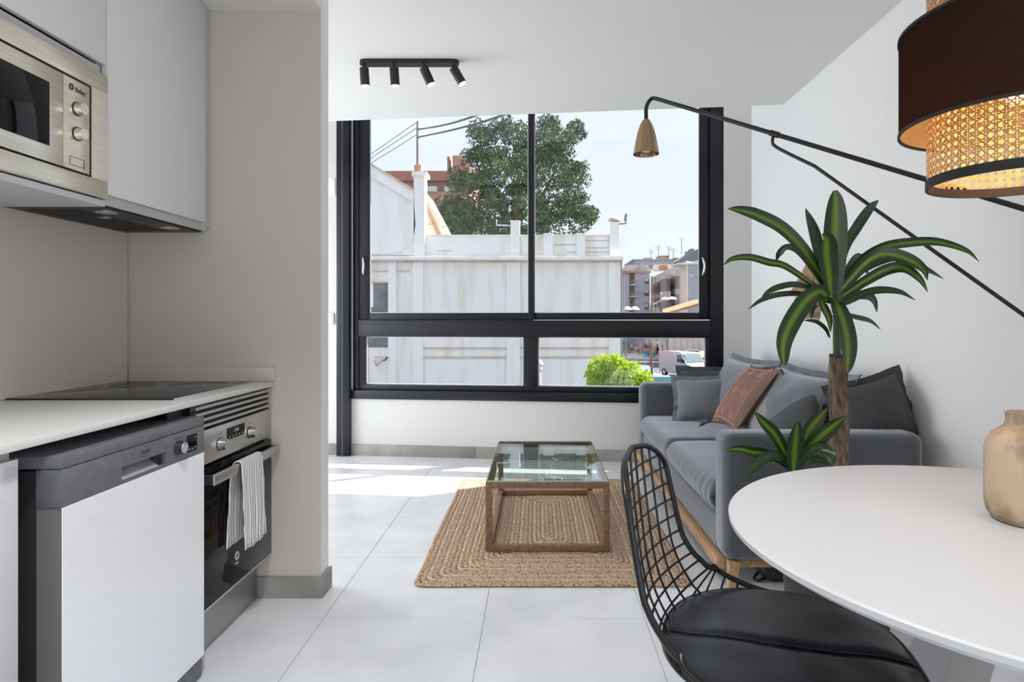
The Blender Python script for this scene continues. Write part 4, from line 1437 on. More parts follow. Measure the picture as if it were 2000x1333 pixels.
M_yel = mat('yellow_canvas', (0.85, 0.68, 0.30), 0.7)


def pbox(mb_, p0, p1, q0, q1, Y0, Y1, bev=0):
    """box whose front face covers photo columns p0..p1 and rows q0..q1 at distance Y0"""
    a, b = at(p0, q1, Y0), at(p1, q0, Y0)
    mb_.box(a.x, b.x, Y0, Y1, a.z, b.z, bev)
    return mb_


def pobj(name, m_, par, p0, p1, q0, q1, Y0, Y1, bev=0, **k):
    return obj(name, pbox(MB(), p0, p1, q0, q1, Y0, Y1, bev), m_, par, **k)


gm = MB()
gm.box(-60, 80, 6.2, 180, GZ - .3, GZ)
struct('street', gm, M_asph, label='grey asphalt street below the window')
yy = lambda py: (H - GZ) * F / (py - CY)
sm = MB()
sm.prism([(at(1200, 700, yy(700)).x, yy(700), GZ + .02), (at(1330, 705, yy(705)).x, yy(705), GZ + .02), (at(1330, 694, yy(694)).x, yy(694), GZ + .02), (at(1200, 690, yy(690)).x, yy(690), GZ + .02)], (0, 0, .06))
struct('crossing', sm, M_roadline, label='sunlit pale crossing strip on the street')
sm = MB()
sm.box(-30, 60, yy(684), 180, GZ + .001, GZ + .14)
struct('pavement', sm, M_pave, label='pale pavement in front of the far shops')
# white industrial building across the street
YF = 20.0
wb_ = thing('white_building', 'long white stucco building with rust stains across the street', 'building', (-1.0, YF + 3, GZ))
z_ = at(0, 507, YF).z
xr = at(1212, 0, YF).x
obj('wall', MB().box(-14, xr, YF, YF + 9, GZ + .001, z_), M_fac, wb_)
pobj('cornice', M_fac2, wb_, 300, 1219, 500, 508, YF - .30, YF + 9.2, .03)
pobj('cornice_moulding', M_rust, wb_, 300, 1216, 508.2, 512, YF - .16, YF)
for (p0, p1) in ((758, 773), (806, 826), (990, 1016), (1189, 1212)):
    pobj('pilaster', M_fac2, wb_, p0, p1, 512.2, 900, YF - .10, YF)
for (p0, p1) in ((826.5, 989), (1017, 1188)):
    for q in (679, 697):
        pobj('ledge', M_rust, wb_, p0, p1, q, q + 2.2, YF - .06, YF)
    pobj('lower_panel', M_fac2, wb_, p0 + 4, p1 - 4, 702, 900, YF - .03, YF)
    pobj('panel_lintel', M_fac2, wb_, p0, p1, 512.2, 514.5, YF - .05, YF)
for (p0, p1, q) in ((730, 757, 697), (774, 800, 529), (726, 757, 529)):
    pobj('ledge', M_rust, wb_, p0, p1, q, q + 1.4, YF - .05, YF)
wn = pobj('window', M_dark, wb_, 700, 757.5, 553, 679, YF - .012, YF)
for k in range(7):
    pobj('window_bar', M_pole, wn, 727 + 4.2 * k, 727.8 + 4.2 * k, 600, 678, YF - .05, YF - .03)
pobj('window_head', M_rust, wn, 700, 759, 550.5, 553, YF - .08, YF)
pobj('window_reveal', M_fac2, wn, 724, 729, 553, 600, YF - .03, YF - .013)
# parapet with piers
par_ = pobj('parapet', M_fac, wb_, 826, 1190, 460, 499.8, YF + .15, YF + .45)
pobj('parapet_coping', M_fac2, par_, 826, 1190, 458.6, 460, YF + .10, YF + .50)
for (p0, p1, q0) in ((997, 1015, 432), (1062, 1080, 457), (1126, 1143, 457.5)):
    pr_ = pobj('pier', M_fac2, wb_, p0, p1, q0, 499.8, YF + .05, YF + .52)
    pobj('pier_cap', M_fac2, pr_, p0 - 1, p1 + 1, q0 - 1.5, q0, YF + .02, YF + .55)
cp_ = pobj('corner_pillar', M_fac2, wb_, 1191, 1209, 433, 499.8, YF + .02, YF + .34)
c0 = at(1200, 433, YF + .18)
obj('pillar_cap', MB().lathe([(0, .16), (.10, .15), (.19, .08), (.215, .03), (.215, 0), (0, 0)], c0, 20), M_rust, cp_)
for (p0, p1, q) in ((1082, 1126, 478), (1144, 1190, 470), (1144, 1190, 484), (1106, 1190, 492), (856, 884, 490)):
    pobj('crack_line', M_crack, par_, p0, p1, q, q + .8, YF + .142, YF + .15)
# gable on the left with a curved lower corner
gp = [at(300, 70, YF), at(808, 374, YF), at(812, 440, YF), at(809, 462, YF), at(800, 480, YF), at(784, 491, YF), at(760, 496, YF), at(300, 498, YF)]
gab = obj('gable_wall', MB().prism([p + Vector((0, -.05, 0)) for p in gp], (0, .5, 0)), M_fac2, wb_, 20)
obj('gable_backing', MB().prism([at(300, 74, YF), at(806, 378, YF), at(812, 499, YF), at(300, 499, YF)], (0, .4, 0)), M_fac, gab, 20)
cg = [at(300, 70, YF), at(808, 374, YF), at(808, 396, YF), at(300, 92, YF)]
obj('gable_coping', MB().prism([p + Vector((0, -.16, 0)) for p in cg], (0, .105, 0)), M_fac, gab, 20)
obj('gable_drip', MB().prism([p + Vector((0, -.22, 0)) for p in [at(300, 66, YF), at(808, 370, YF), at(808, 374, YF), at(300, 70, YF)]], (0, .5, 0)), M_rust, gab, 20)
gpl = pobj('gable_pillar', M_fac2, wb_, 808, 829, 343, 499.8, YF - .05, YF + .45)
pobj('pillar_cap', M_fac, gpl, 804, 833, 335, 343, YF - .12, YF + .52)
pobj('pillar_top', M_brick2, gpl, 809, 822, 322, 335, YF + .0, YF + .35)
dpipe = at(1213.5, 0, YF - .1).x
obj('drainpipe', MB().cyl((dpipe, YF - .06, GZ + .01), (dpipe, YF - .06, at(0, 512, YF).z), .035, .035, 8), M_pole, wb_)
# pale roof slope behind the parapet
rs = thing('pale_roof', 'sunlit pale sloping roof behind the white parapet', 'roof', at(850, 470, 24))
obj('roof_slab', MB().prism([at(828, 372, 24), at(876, 462, 24), at(876, 520, 24), at(828, 520, 24)], (0, 2.2, 0)), mat('roof_white', (.62, .52, .42), .9), rs)
obj('roof_beam', MB().prism([at(829, 400, 23.9), at(834, 404, 23.9), at(862, 464, 23.9), at(855, 464, 23.9)], (0, .08, 0)), M_roofo, rs)
for (x0, x1, q) in ((827, 835, 383), (827, 834, 402), (836, 853, 437), (862, 874, 442)):
    pobj('rung', M_pole, rs, x0, x1, q, q + 1.5, 23.8, 23.88)
# things fixed on the building
fl_ = thing('floodlight', 'rusty floodlight on the wall below the barred window', 'floodlight', at(745, 712, YF - .4))
a_, b_2 = at(733, 711, YF - .45), at(746, 705, YF - .35)
obj('lamp_head', MB().cyl(a_, b_2, .11, .05, 14), M_rust, fl_)
obj('lamp_arm', MB().tube([b_2, at(752, 704, YF - .2), at(757, 698, YF - .105)], .028, 6), M_black, fl_)
sc_ = thing('security_camera', 'grey security camera on the corner pillar of the white building', 'camera', at(1220, 440, YF + .2))
obj('bracket', MB().tube([at(1209, 438, YF + .18), at(1222, 437, YF + .1), at(1222, 425, YF + .1)], .03, 6), M_pole, sc_)
obj('camera_head', MB().cyl(at(1221, 432, YF + .05), at(1223, 418, YF + .05), .05, .04, 10), M_pole, sc_)
pp = thing('parapet_pipe', 'thin white angled pipe beside the tall parapet pier', 'pipe', at(985, 442, YF + .2))
obj('pipe_run', MB().tube([at(970, 429, YF + .2), at(970, 440, YF + .2), at(996, 441, YF + .2)], .022, 6), M_wfr, pp)
# pole and cables
up_ = thing('utility_pole', 'dark cable pole on top of the gable pillar', 'pole', at(815, 335, YF + .2))
obj('mast', MB().cyl(at(815.5, 322, YF + .2), at(815.5, 237, YF + .2), .045, .04, 8), M_pole, up_)
for q in (252, 268):
    obj('insulator', MB().cyl(at(813, q, YF + .2), at(820, q, YF + .2), .03, .03, 6), M_black, up_)


def cable(label, p, r_):
    pts = spline(p, 6)
    ob = obj('power_cable', MB().tube(pts, r_, 5), M_black, None, 0, label=label, cat='cable', group='cables on the pole')


cable('thick upper cable from the pole to our side of the street', [at(818, 253, YF + .1), at(870, 244, 16), at(935, 224, 13), at(1010, 190, 10)], .026)
cable('thick lower cable from the pole to our side of the street', [at(818, 268, YF + .1), at(880, 255, 16), at(960, 233, 13), at(1040, 200, 10)], .026)
for q0, q1, lb in ((239, 303, 'topmost thin cable left of the pole'), (250, 311, 'middle thin cable left of the pole'), (263, 321, 'lowest thin cable left of the pole')):
    cable(lb, [at(814, q0, YF + .2), at(765, (q0 + q1) / 2 + 2, YF + 3), at(722, q1, YF + 6), at(640, q1 + 58, YF + 12)], .012)
# brick block behind
YB2 = 62
bk = thing('brick_building', 'red brick apartment block behind the white gable', 'building', at(850, 600, YB2))
pobj('upper_wall', M_brick, bk, 640, 915, 334, 352, YB2, YB2 + 14)
pobj('mid_wall', M_brick2, bk, 640, 915, 352.1, 374, YB2 + 1.2, YB2 + 14)
pobj('lower_wall', M_brick2, bk, 640, 915, 374.1, 721, YB2, YB2 + 14)
for (p0, p1) in ((833, 853), (868, 892)):
    pobj('balcony_front', M_wfr, bk, p0, p1, 364, 373.8, YB2 - .3, YB2 + 1.1)
pobj('stair_tower', M_brick2, bk, 884, 916, 304, 333.9, YB2 + 1, YB2 + 8)
pobj('chimney', M_brick, bk, 873.5, 878, 306, 333.9, YB2 + 1, YB2 + 2)
for (p0, p1, q0, q1) in ((847, 856, 406, 420), (868, 878, 406, 420), (735, 745, 390, 404)):
    w_ = pobj('window', M_winf, bk, p0, p1, q0, q1, YB2 - .05, YB2)
    pobj('window_sill', M_wfr, w_, p0 - 1, p1 + 1, q1, q1 + 1.2, YB2 - .15, YB2)
pobj('string_course', M_brick, bk, 640, 915, 394, 397, YB2 - .12, YB2)
rr = random.Random(3)


def foliage(blobs, n, size, squash=.8, lump=1.0):
    mb_ = MB()
    wts = [b[3] ** 2 for b in blobs]
    for _ in range(n):
        bx_, by_, bz_, br2 = rr.choices(blobs, wts)[0]
        d = Vector((rr.gauss(0, 1), rr.gauss(0, 1), rr.gauss(0, 1))).normalized()
        f_ = noise.noise(d * 2.6 + Vector((bx_, by_, bz_))) * .30 * lump
        p = Vector((bx_, by_, bz_)) + Vector((d.x, d.y, d.z * squash)) * br2 * (rr.uniform(.55, 1.0) ** .5 + f_)
        u = Vector((rr.gauss(0, 1), rr.gauss(0, 1), rr.gauss(0, .6))).normalized()
        v = u.orthogonal().normalized()
        v = (Matrix.Rotation(rr.uniform(0, 6.28), 3, u) @ v)
        w2 = u.cross(v)
        s = size * rr.uniform(.6, 1.3)
        q = [p - v * s, p + w2 * s * .45, p + v * s, p - w2 * s * .45]
        mb_.bm.faces.new([mb_.bm.verts.new(x) for x in q])
    return mb_


YT = 33
tree = thing('street_tree', 'big dark green tree rising behind the white parapet', 'tree', at(1010, 790, YT))
bl = []
for (px, py, pr_) in ((1000, 345, 70), (945, 300, 40), (960, 340, 62), (1015, 285, 50), (1060, 275, 38), (1095, 290, 42), (1085, 345, 58), (1040, 330, 66), (925, 390, 55), (900, 415, 46), (960, 420, 62), (1030, 420, 72), (1090, 405, 56), (1120, 410, 38), (1122, 262, 20), (1073, 245, 16), (940, 258, 18), (985, 245, 16), (890, 440, 40), (1000, 470, 70), (1070, 470, 70), (930, 470, 60), (1120, 345, 26), (905, 350, 26), (880, 420, 24), (1135, 425, 22)):
    p = at(px, py, YT + rr.uniform(-1.2, 1.2))
    r0_ = pr_ * YT / F
    bl.append((p.x, p.y, p.z, r0_ * .62))
    for _ in range(int(6 + 9 * r0_)):
        d = Vector((rr.gauss(0, 1), rr.gauss(0, 1) - .3, rr.gauss(0, 1))).normalized() * r0_ * rr.uniform(.7, 1.02)
        bl.append((p.x + d.x, p.y + d.y, p.z + d.z * .9, rr.uniform(.26, .50)))
obj('foliage', foliage(bl, 52000, .085, .8, 1.3), M_foil, tree, 0, kind='stuff', recalc=False)
tk = MB()
tb0 = at(1010, 790, YT)
tk.tube([Vector((tb0.x, YT, GZ)), at(1008, 560, YT), at(1005, 450, YT), at(1012, 350, YT)], [.42, .36, .30, .12], 10)
obj('trunk', tk, M_bark, tree)
for (a, b, c) in (((1005, 450), (960, 390), (930, 330)), ((1006, 440), (1060, 380), (1095, 310)), ((1008, 400), (1030, 330), (1040, 270)), ((1005, 460), (1080, 430), (1125, 405)), ((1004, 470), (940, 440), (895, 420))):
    obj('branch', MB().tube(spline([at(*a, YT), at(*b, YT + .3), at(*c, YT - .3)], 5), [.15 - .01 * k for k in range(11)], 6), M_bark, tree)
YU = 13.0
bush = thing('lime_bush', 'bright lime green bush just below the window', 'bush', at(1205, 760, YU))
bl = []
for (px, py, pr_) in ((1180, 722, 30), (1165, 728, 22), (1205, 728, 30), (1232, 735, 28), (1255, 745, 22), (1195, 708, 18), (1215, 755, 34), (1180, 752, 34), (1250, 758, 26), (1180, 790, 40), (1225, 790, 40)):
    p = at(px, py, YU + rr.uniform(-.15, .15))
    bl.append((p.x, p.y, p.z, pr_ * YU / F))
obj('foliage', foliage(bl, 7500, .046, 1.0, 1.2), M_bush, bush, 0, kind='stuff', recalc=False)
p = at(1205, 800, YU)
obj('trunk', MB().tube([Vector((p.x, YU, GZ)), Vector((p.x, YU, p.z + .2))], [.06, .03], 8), M_bark, bush)
obj('clipped_core', MB().lathe([(0, .42), (.22, .36), (.34, .1), (.34, -.3), (.2, -.5), (0, -.5)], at(1205, 765, YU), 16), mat('bush_core', (.10, .20, .02), .9), bush)
# white lantern post in front of the wall
lp = thing('lantern_post', 'white lantern post at the foot of the white facade', 'lantern', Vector((at(1053, 0, 16).x, 16, GZ)))
lx = at(1053, 706, 16)
obj('post', MB().tube([(lx.x, 16, GZ), (lx.x, 16, lx.z - .28)], [.10, .055], 10), M_wfr, lp)
obj('lantern', MB().lathe([(.0, .05), (.05, .03), (.10, -.04), (.11, -.08), (.07, -.14), (.085, -.20), (.05, -.28), (0, -.28)], lx, 14), M_wfr, lp)

# ---- far right: houses along the side street


def windows(par, m_, Y, cols, rows, w_, h_, fr=True):
    for c in cols:
        for r_ in rows:
            o_ = pobj('window', M_winf, par, c, c + w_, r_, r_ + h_, Y - .10, Y - .02)
            if fr:
                pobj('shutter', m_, o_, c + .6, c + w_ - .6, r_ + .6, r_ + h_ * .55, Y - .16, Y - .11)


YA = 92
A = thing('apartment_block', 'lilac grey apartment block with balconies at the street corner', 'building', at(1245, 690, YA))
pobj('main_wall', M_apA, A, 1240, 1269, 533, 690, YA, YA + 12)
pobj('side_wall', M_apB, A, 1216, 1239.9, 533, 690, YA + 1.6, YA + 12)
pobj('corner_tower', M_apA, A, 1221, 1229, 527, 690, YA + .2, YA + 1.6)
pobj('roof_band', M_brick2, A, 1216, 1272, 529, 533, YA - .4, YA + 12)
pobj('penthouse', M_apA, A, 1226, 1267, 518, 529, YA + 2.5, YA + 10)
obj('gable_dormer', MB().prism([at(1246, 529, YA + 2), at(1256, 512, YA + 2), at(1267, 529, YA + 2)], (0, 4, 0)), M_apC, A, 20)
pobj('upper_storey', M_apC, A, 1240, 1316, 509, 518, YA + 6, YA + 16)
pobj('upper_roof', M_apD, A, 1236, 1318, 506.5, 509, YA + 5.6, YA + 16)
pobj('roof_hut', M_apC, A, 1259, 1274, 503.5, 506.4, YA + 8, YA + 11)
windows(A, M_wfr, YA, (1259,), (543, 566, 593), 8, 12)
for q in (543, 566, 590):
    d_ = pobj('balcony_door', M_brick2, A, 1234, 1239.8, q - 2, q + 12, YA + 1.2, YA + 1.5)
    bl_ = pobj('balcony', M_apB, A, 1233, 1247, q + 12, q + 14.5, YA - 1.0, YA + 1.5)
    for k in range(6):
        pobj('baluster', M_pole, bl_, 1234 + 2.2 * k, 1234.7 + 2.2 * k, q + 5, q + 12, YA - .95, YA - .90)
    pobj('handrail', M_pole, bl_, 1233.5, 1246.5, q + 4.4, q + 5, YA - .97, YA - .88)
pobj('shop_front', M_dark, A, 1216, 1271, 655, 688, YA - .1, YA - .02)
for (px, py0, py1) in ((1272, 488, 504), (1286, 480, 504), (1306, 482, 500), (1315, 486, 506), (1331, 465, 498)):
    b0, b1 = at(px, py1, YA + 9), at(px, py0, YA + 9)
    an = obj('roof_aerial', MB().cyl(b0, b1, .05, .04, 5), M_pole, A)
    for k in range(3):
        z = b1.z - .25 * k
        obj('aerial_bar', MB().cyl((b1.x - .45, b1.y, z), (b1.x + .45, b1.y, z), .025, .025, 4), M_pole, an)
YH = 86
Hh = thing('pink_roof_hut', 'pink rooftop hut between the aerials', 'building', at(1300, 507, YH + 14))
pobj('hut_wall', mat('pink_plaster', (.62, .42, .42), .9), Hh, 1289, 1307, 501, 507.5, YH + 14, YH + 17)
pobj('hut_roof', M_apD, Hh, 1288, 1308, 499.5, 500.9, YH + 13.8, YH + 17.2)
pobj('hut_window', M_winf, Hh, 1301, 1304.5, 502.5, 505, YH + 13.9, YH + 13.98)
YBk = 84
B = thing('office_block', 'warm grey block with taupe bay windows in the side street', 'building', at(1310, 690, YBk))
obj('front_wall', MB().prism([at(1272, 543, YBk + 6), at(1341, 509.5, YBk), at(1341, 697, YBk), at(1272, 692, YBk + 6)], (2, 3.5, 0)), M_apB, B, 20)
for (p0, p1, q0, q1, Y) in ((1275, 1280, 556, 574, YBk + 5), (1284, 1290, 551, 573, YBk + 4.4), (1291, 1299, 548, 571, YBk + 3.8), (1311, 1317, 544, 559, YBk + 2), (1278, 1298, 582, 600, YBk + 3.8), (1310, 1317, 588, 602, YBk + 2)):
    w_ = pobj('window', M_apD, B, p0, p1, q0, q1, Y - 1.0, Y + .6)
    pobj('pane', M_winf, w_, p0 + 1, p0 + 3, q0 + 5, q1 - 1, Y - 1.05, Y - 1.01)
for (p0, p1, q0, q1) in ((1319, 1337, 540, 564), (1319, 1337, 575, 598), (1300, 1309, 545, 569), (1300, 1309, 582, 602)):
    bw_ = pobj('bay_window', M_apD, B, p0, p1, q0, q1, YBk - .9, YBk + 2.5)
    pobj('pane', M_winf, bw_, p0 + (p1 - p0) * .55, p1 - 1, q0 + 2, q1 - 2, YBk - .95, YBk - .91)
for (p0, p1, q0, q1) in ((1319, 1338, 528, 539.8), (1319, 1338, 564.2, 574.8), (1299, 1310, 536, 544.8), (1299, 1310, 569.2, 581.8)):
    pobj('bay_apron', M_apB, B, p0, p1, q0, q1, YBk - 1.0, YBk + 2.5)
for px in (1279, 1290):
    pobj('facade_pipe', M_apD, B, px, px + 1.5, 540, 640, YBk + 2.9, YBk + 3.05)
pobj('terrace_wall', M_pale, B, 1280, 1322, 517, 528, YBk + 10, YBk + 12)
pobj('terrace_awning', M_roofo, B, 1289, 1304, 518.5, 527, YBk + 9.6, YBk + 9.9)
YC = 78.6
C = thing('side_house', 'blue grey gable wall with a white plate at the window edge', 'building', at(1375, 690, YC))
pobj('gable_wall', M_apC, C, 1344, 1440, 517, 701, YC, YC + 4)
pobj('pale_corner', M_pale, C, 1341.5, 1343.9, 517, 701, YC - .1, YC + 4)
pobj('wall_plate', M_wfr, C, 1347, 1354, 536, 541, YC - .08, YC - .01)
pobj('terrace_parapet', mat('mint_parapet', (.62, .70, .66), .8), C, 1324, 1440, 513.5, 516.8, YC - .2, YC + 4)
YD = 98
D = thing('slate_roof_house', 'house with a steep dark slate roof above the gable wall', 'building', at(1370, 560, YD))
obj('roof', MB().prism([at(1317, 513, YD), at(1362, 487, YD), at(1450, 462, YD), at(1450, 490, YD), at(1317, 517, YD)], (0, 9, 0)), M_roofd, D, 20)
obj('roof_wall', MB().prism([at(1317, 517.2, YD + .3), at(1450, 490.2, YD + .3), at(1450, 686, YD + .3), at(1317, 686, YD + .3)], (0, 8, 0)), M_pale, D, 20)
pobj('chimney', M_apD, D, 1349, 1356, 486, 497, YD + 1, YD + 3)
obj('roof_vent', MB().cyl(at(1341, 500, YD + 1), at(1341, 492, YD + 1), .35, .3, 8), M_apD, D)
pobj('red_tile_patch', M_brick, D, 1316, 1327, 504, 512, YD + 9.2, YD + 12)
YO = 66
O = thing('tiled_pavilion', 'low building with an orange tiled roof edge near the window jamb', 'building', at(1345, 690, YO))
obj('roof_slope', MB().prism([at(1295, 613, YO), at(1366, 592, YO), at(1420, 580, YO), at(1420, 586, YO), at(1366, 598, YO), at(1303, 614, YO)], (1.5, 8, .6)), M_roofo, O, 20)
pobj('pavilion_wall', M_pale, O, 1312, 1440, 614, 703, YO + 9, YO + 12)
pobj('wall_base', M_apC, O, 1312, 1440, 690, 703, YO + 8.9, YO + 8.99)
for k in range(5):
    pobj('wall_joint', M_apB, O, 1318 + 12 * k, 1318.6 + 12 * k, 620, 689, YO + 8.94, YO + 8.99)
sh_ = thing('market_hall', 'shaded shop arcade at the end of the street', 'building', at(1242, 690, 90.6))
pobj('shade_wall', mat('arcade', (.24, .23, .27), .8, vcol=(.42, .36, .40), vscale=.6), sh_, 1216, 1268, 640, 690, 90.6, 91.5)
pobj('column', M_pale, sh_, 1287, 1302, 630, 697, 82.6, 83.4)
pobj('dark_column', M_apC, sh_, 1303, 1308, 630, 701, 77, 77.5)
pobj('awning', M_teal, sh_, 1218, 1234, 655, 668, 88, 90.5)
pobj('green_sign', mat('green_cross', (.05, .5, .2), .5), sh_, 1280, 1286, 659, 667, 81.5, 81.65)
pobj('pink_sign', mat('pink_sign', (.75, .35, .70), .5), sh_, 1261, 1267, 660, 672, 90.3, 90.45)


def vehicle(name, label, cat, loc, yaw, L, Wd, hts, paint, van=False):
    t = thing(name, label, cat, loc, yaw)
    hb, hr = hts
    if van:
        prof = [(-L / 2, .35), (-L / 2, hr * .96), (-L / 2 + .15, hr), (L * .16, hr), (L * .24, hr * .96), (L * .36, hb + .05), (L * .47, hb - .12), (L / 2, .75), (L / 2, .35)]
    else:
        prof = [(-L / 2, .3), (-L / 2, hb - .08), (-L * .46, hb + .02), (-L * .38, hr - .1), (-L * .28, hr), (L * .08, hr), (L * .26, hb + .02), (L * .46, hb - .18), (L / 2, .6), (L / 2, .3)]
    mb_ = MB()
    mb_.prism([Vector((x, -Wd / 2, z)) for x, z in prof], (0, Wd, 0))
    bmesh.ops.bevel(mb_.bm, geom=mb_.bm.edges[:], offset=.06, segments=2, affect='EDGES')
    obj('body', mb_, paint, t, 40, local=True)
    if van:
        ws = [(L * .25, hr * .94), (L * .357, hb + .10)]
    else:
        ws = [(L * .085, hr - .02), (L * .25, hb + .05)]
    (xa, zA), (xb, zB) = ws
    n_ = Vector((zA - zB, 0, xb - xa)).normalized() * .03
    q = [Vector((xa, -Wd * .42, zA)), Vector((xa, Wd * .42, zA)), Vector((xb, Wd * .44, zB)), Vector((xb, -Wd * .44, zB))]
    obj('windscreen', MB().prism([p + n_ * .4 for p in q], n_), M_cgl, t, 0, local=True)
    for s in (-1, 1):
        y = s * (Wd / 2 + .004)
        if van:
            qs = [Vector((L * .10, y, hb + .08)), Vector((L * .30, y, hb + .08)), Vector((L * .225, y, hr * .9)), Vector((L * .10, y, hr * .9))]
        else:
            qs = [Vector((-L * .36, y, hb + .05)), Vector((L * .20, y, hb + .05)), Vector((L * .06, y, hr - .08)), Vector((-L * .28, y, hr - .08))]
        obj('side_window', MB().prism(qs, (0, s * .012, 0)), M_cgl, t, 0, local=True)
    if not van:
        q = [Vector((-L * .385, -Wd * .40, hr - .1)), Vector((-L * .385, Wd * .40, hr - .1)), Vector((-L * .465, Wd * .42, hb + .05)), Vector((-L * .465, -Wd * .42, hb + .05))]
        obj('rear_window', MB().prism([p + Vector((-.02, 0, .01)) for p in q], (-.02, 0, .008)), M_cgl, t, 0, local=True)
    for x in (-L * .31, L * .32):
        for s in (-1, 1):
            w_ = obj('wheel', MB().cyl((x, s * (Wd / 2 - .17), .33), (x, s * (Wd / 2 + .02), .33), .33, .33, 18), M_tyre, t, 40, local=True)
            obj('hub_cap', MB().cyl((x, s * (Wd / 2 + .02), .33), (x, s * (Wd / 2 + .03), .33), .19, .17, 14), M_silver, w_, 40, local=True)
    for s in (-1, 1):
        obj('headlight', MB().box(L / 2 - .06, L / 2 + .015, s * Wd * .30, s * Wd * .44, .62, .76), M_wfr, t, local=True)
        if van:
            obj('mirror', MB().box(L * .30, L * .33, s * (Wd / 2 + .02), s * (Wd / 2 + .20), hb + .05, hb + .35), M_black, t, local=True)
    obj('bumper', MB().box(L / 2 - .05, L / 2 + .03, -Wd * .45, Wd * .45, .36, .56, .02), M_grey if van else paint, t, local=True)
    return t


def ground(px, py):
    Y = yy(py)
    return Vector(((px - CX) * Y / F, Y, GZ))


vehicle('delivery_van', 'white delivery van parked in the side street', 'van', ground(1334, 737), R(-68), 4.6, 1.85, (1.25, 2.15), M_car, True)
vehicle('parked_car', 'pale blue car parked behind the lime bush', 'car', ground(1248, 752), R(-50), 3.9, 1.65, (.92, 1.42), M_carb)
vehicle('parked_car', 'white car seen end-on above the far sofa arm', 'car', ground(1359, 788), R(-88), 3.9, 1.65, (.92, 1.42), M_car)
vehicle('parked_car', 'bluish white car between the rusty pole and the white car', 'car', ground(1287, 781), R(-92), 3.6, 1.6, (.90, 1.40), M_carb)


def person(label, px, py, hgt, yaw, top, low, seated=False, hair=(.03, .02, .015)):
    g = ground(px, py)
    t = thing('person', label, 'person', g, yaw)
    k = hgt / 1.72
    if seated:
        J = {'pel': (0, 0, .50), 'chest': (-.06, 0, .88), 'neck': (-.05, 0, 1.06), 'head': (-.03, 0, 1.24), 'crown': (-.02, 0, 1.32)}
        for s, n in ((1, 'l'), (-1, 'r')):
            J.update({'hip' + n: (0, .10 * s, .48), 'knee' + n: (.42, .12 * s, .50), 'ank' + n: (.42, .12 * s, .08), 'toe' + n: (.56, .13 * s, .03), 'sh' + n: (-.05, .19 * s, 1.0), 'el' + n: (.10, .24 * s, .76), 'wr' + n: (.30, .15 * s, .72), 'hd' + n: (.38, .13 * s, .72)})
    else:
        J = {'pel': (0, 0, .92), 'chest': (0, 0, 1.25), 'neck': (0, 0, 1.46), 'head': (.02, 0, 1.60), 'crown': (.02, 0, 1.68)}
        for s, n in ((1, 'l'), (-1, 'r')):
            st = .14 * s
            J.update({'hip' + n: (0, .10 * s, .88), 'knee' + n: (st + .03, .10 * s, .48), 'ank' + n: (st * 1.2 - .04, .10 * s, .08), 'toe' + n: (st * 1.2 + .10, .11 * s, .03), 'sh' + n: (0, .19 * s, 1.40), 'el' + n: (-.04 - st * .5, .25 * s, 1.12), 'wr' + n: (.04 - st, .25 * s, .88), 'hd' + n: (.06 - st, .25 * s, .80)})
    E = [('pel', 'chest'), ('chest', 'neck'), ('neck', 'head'), ('head', 'crown')]
    for n in 'lr':
        E += [('pel', 'hip' + n), ('hip' + n, 'knee' + n), ('knee' + n, 'ank' + n), ('ank' + n, 'toe' + n), ('chest', 'sh' + n), ('sh' + n, 'el' + n), ('el' + n, 'wr' + n), ('wr' + n, 'hd' + n)]
    rad = {'pel': .14, 'chest': .15, 'neck': .055, 'head': .10, 'crown': .075, 'hip': .095, 'knee': .06, 'ank': .042, 'toe': .04, 'sh': .07, 'el': .045, 'wr': .032, 'hd': .036}
    ks = list(J)
    me = bpy.data.meshes.new('body')
    me.from_pydata([Vector(J[q]) * k for q in ks], [(ks.index(a), ks.index(b)) for a, b in E], [])
    m_ = ramp_mat('clothes', 'z', [(0.0, (.03, .03, .035)), (.03, low), (.52 if not seated else .33, top), (.835 if not seated else .62, (.45, .28, .20))], .8, 'CONSTANT', spec=.2)
    # object coordinate z runs 0..hgt metres; the ramp wants 0..1
    nt_ = m_.node_tree
    r_ = next(n for n in nt_.nodes if n.type == 'VALTORGB')
    lk = r_.inputs[0].links[0]
    src = lk.from_socket
    mul = nt_.nodes.new('ShaderNodeMath')
    mul.operation = 'MULTIPLY'
    mul.inputs[1].default_value = 1 / 1.72 / k
    nt_.links.new(src, mul.inputs[0])
    nt_.links.new(mul.outputs[0], r_.inputs[0])
    o_ = link_mesh('body', me, m_, t)
    sk = o_.modifiers.new('skin', 'SKIN')
    for i, q in enumerate(ks):
        rr_ = rad.get(q, rad.get(q[:-1], .05)) * k
        me.skin_vertices[0].data[i].radius = (rr_, rr_)
    me.skin_vertices[0].data[0].use_root = True
    ss_ = o_.modifiers.new('sub', 'SUBSURF')
    ss_.levels = 1
    ss_.render_levels = 1
    hc = Vector(J['crown']) * k
    obj('hair', MB().lathe([(0, .065 * k), (.07 * k, .045 * k), (.10 * k, -.01 * k), (.095 * k, -.06 * k)], hc + Vector((-.015, 0, -.01)), 12), mat('hair', hair, .8), t, local=True)
    return t


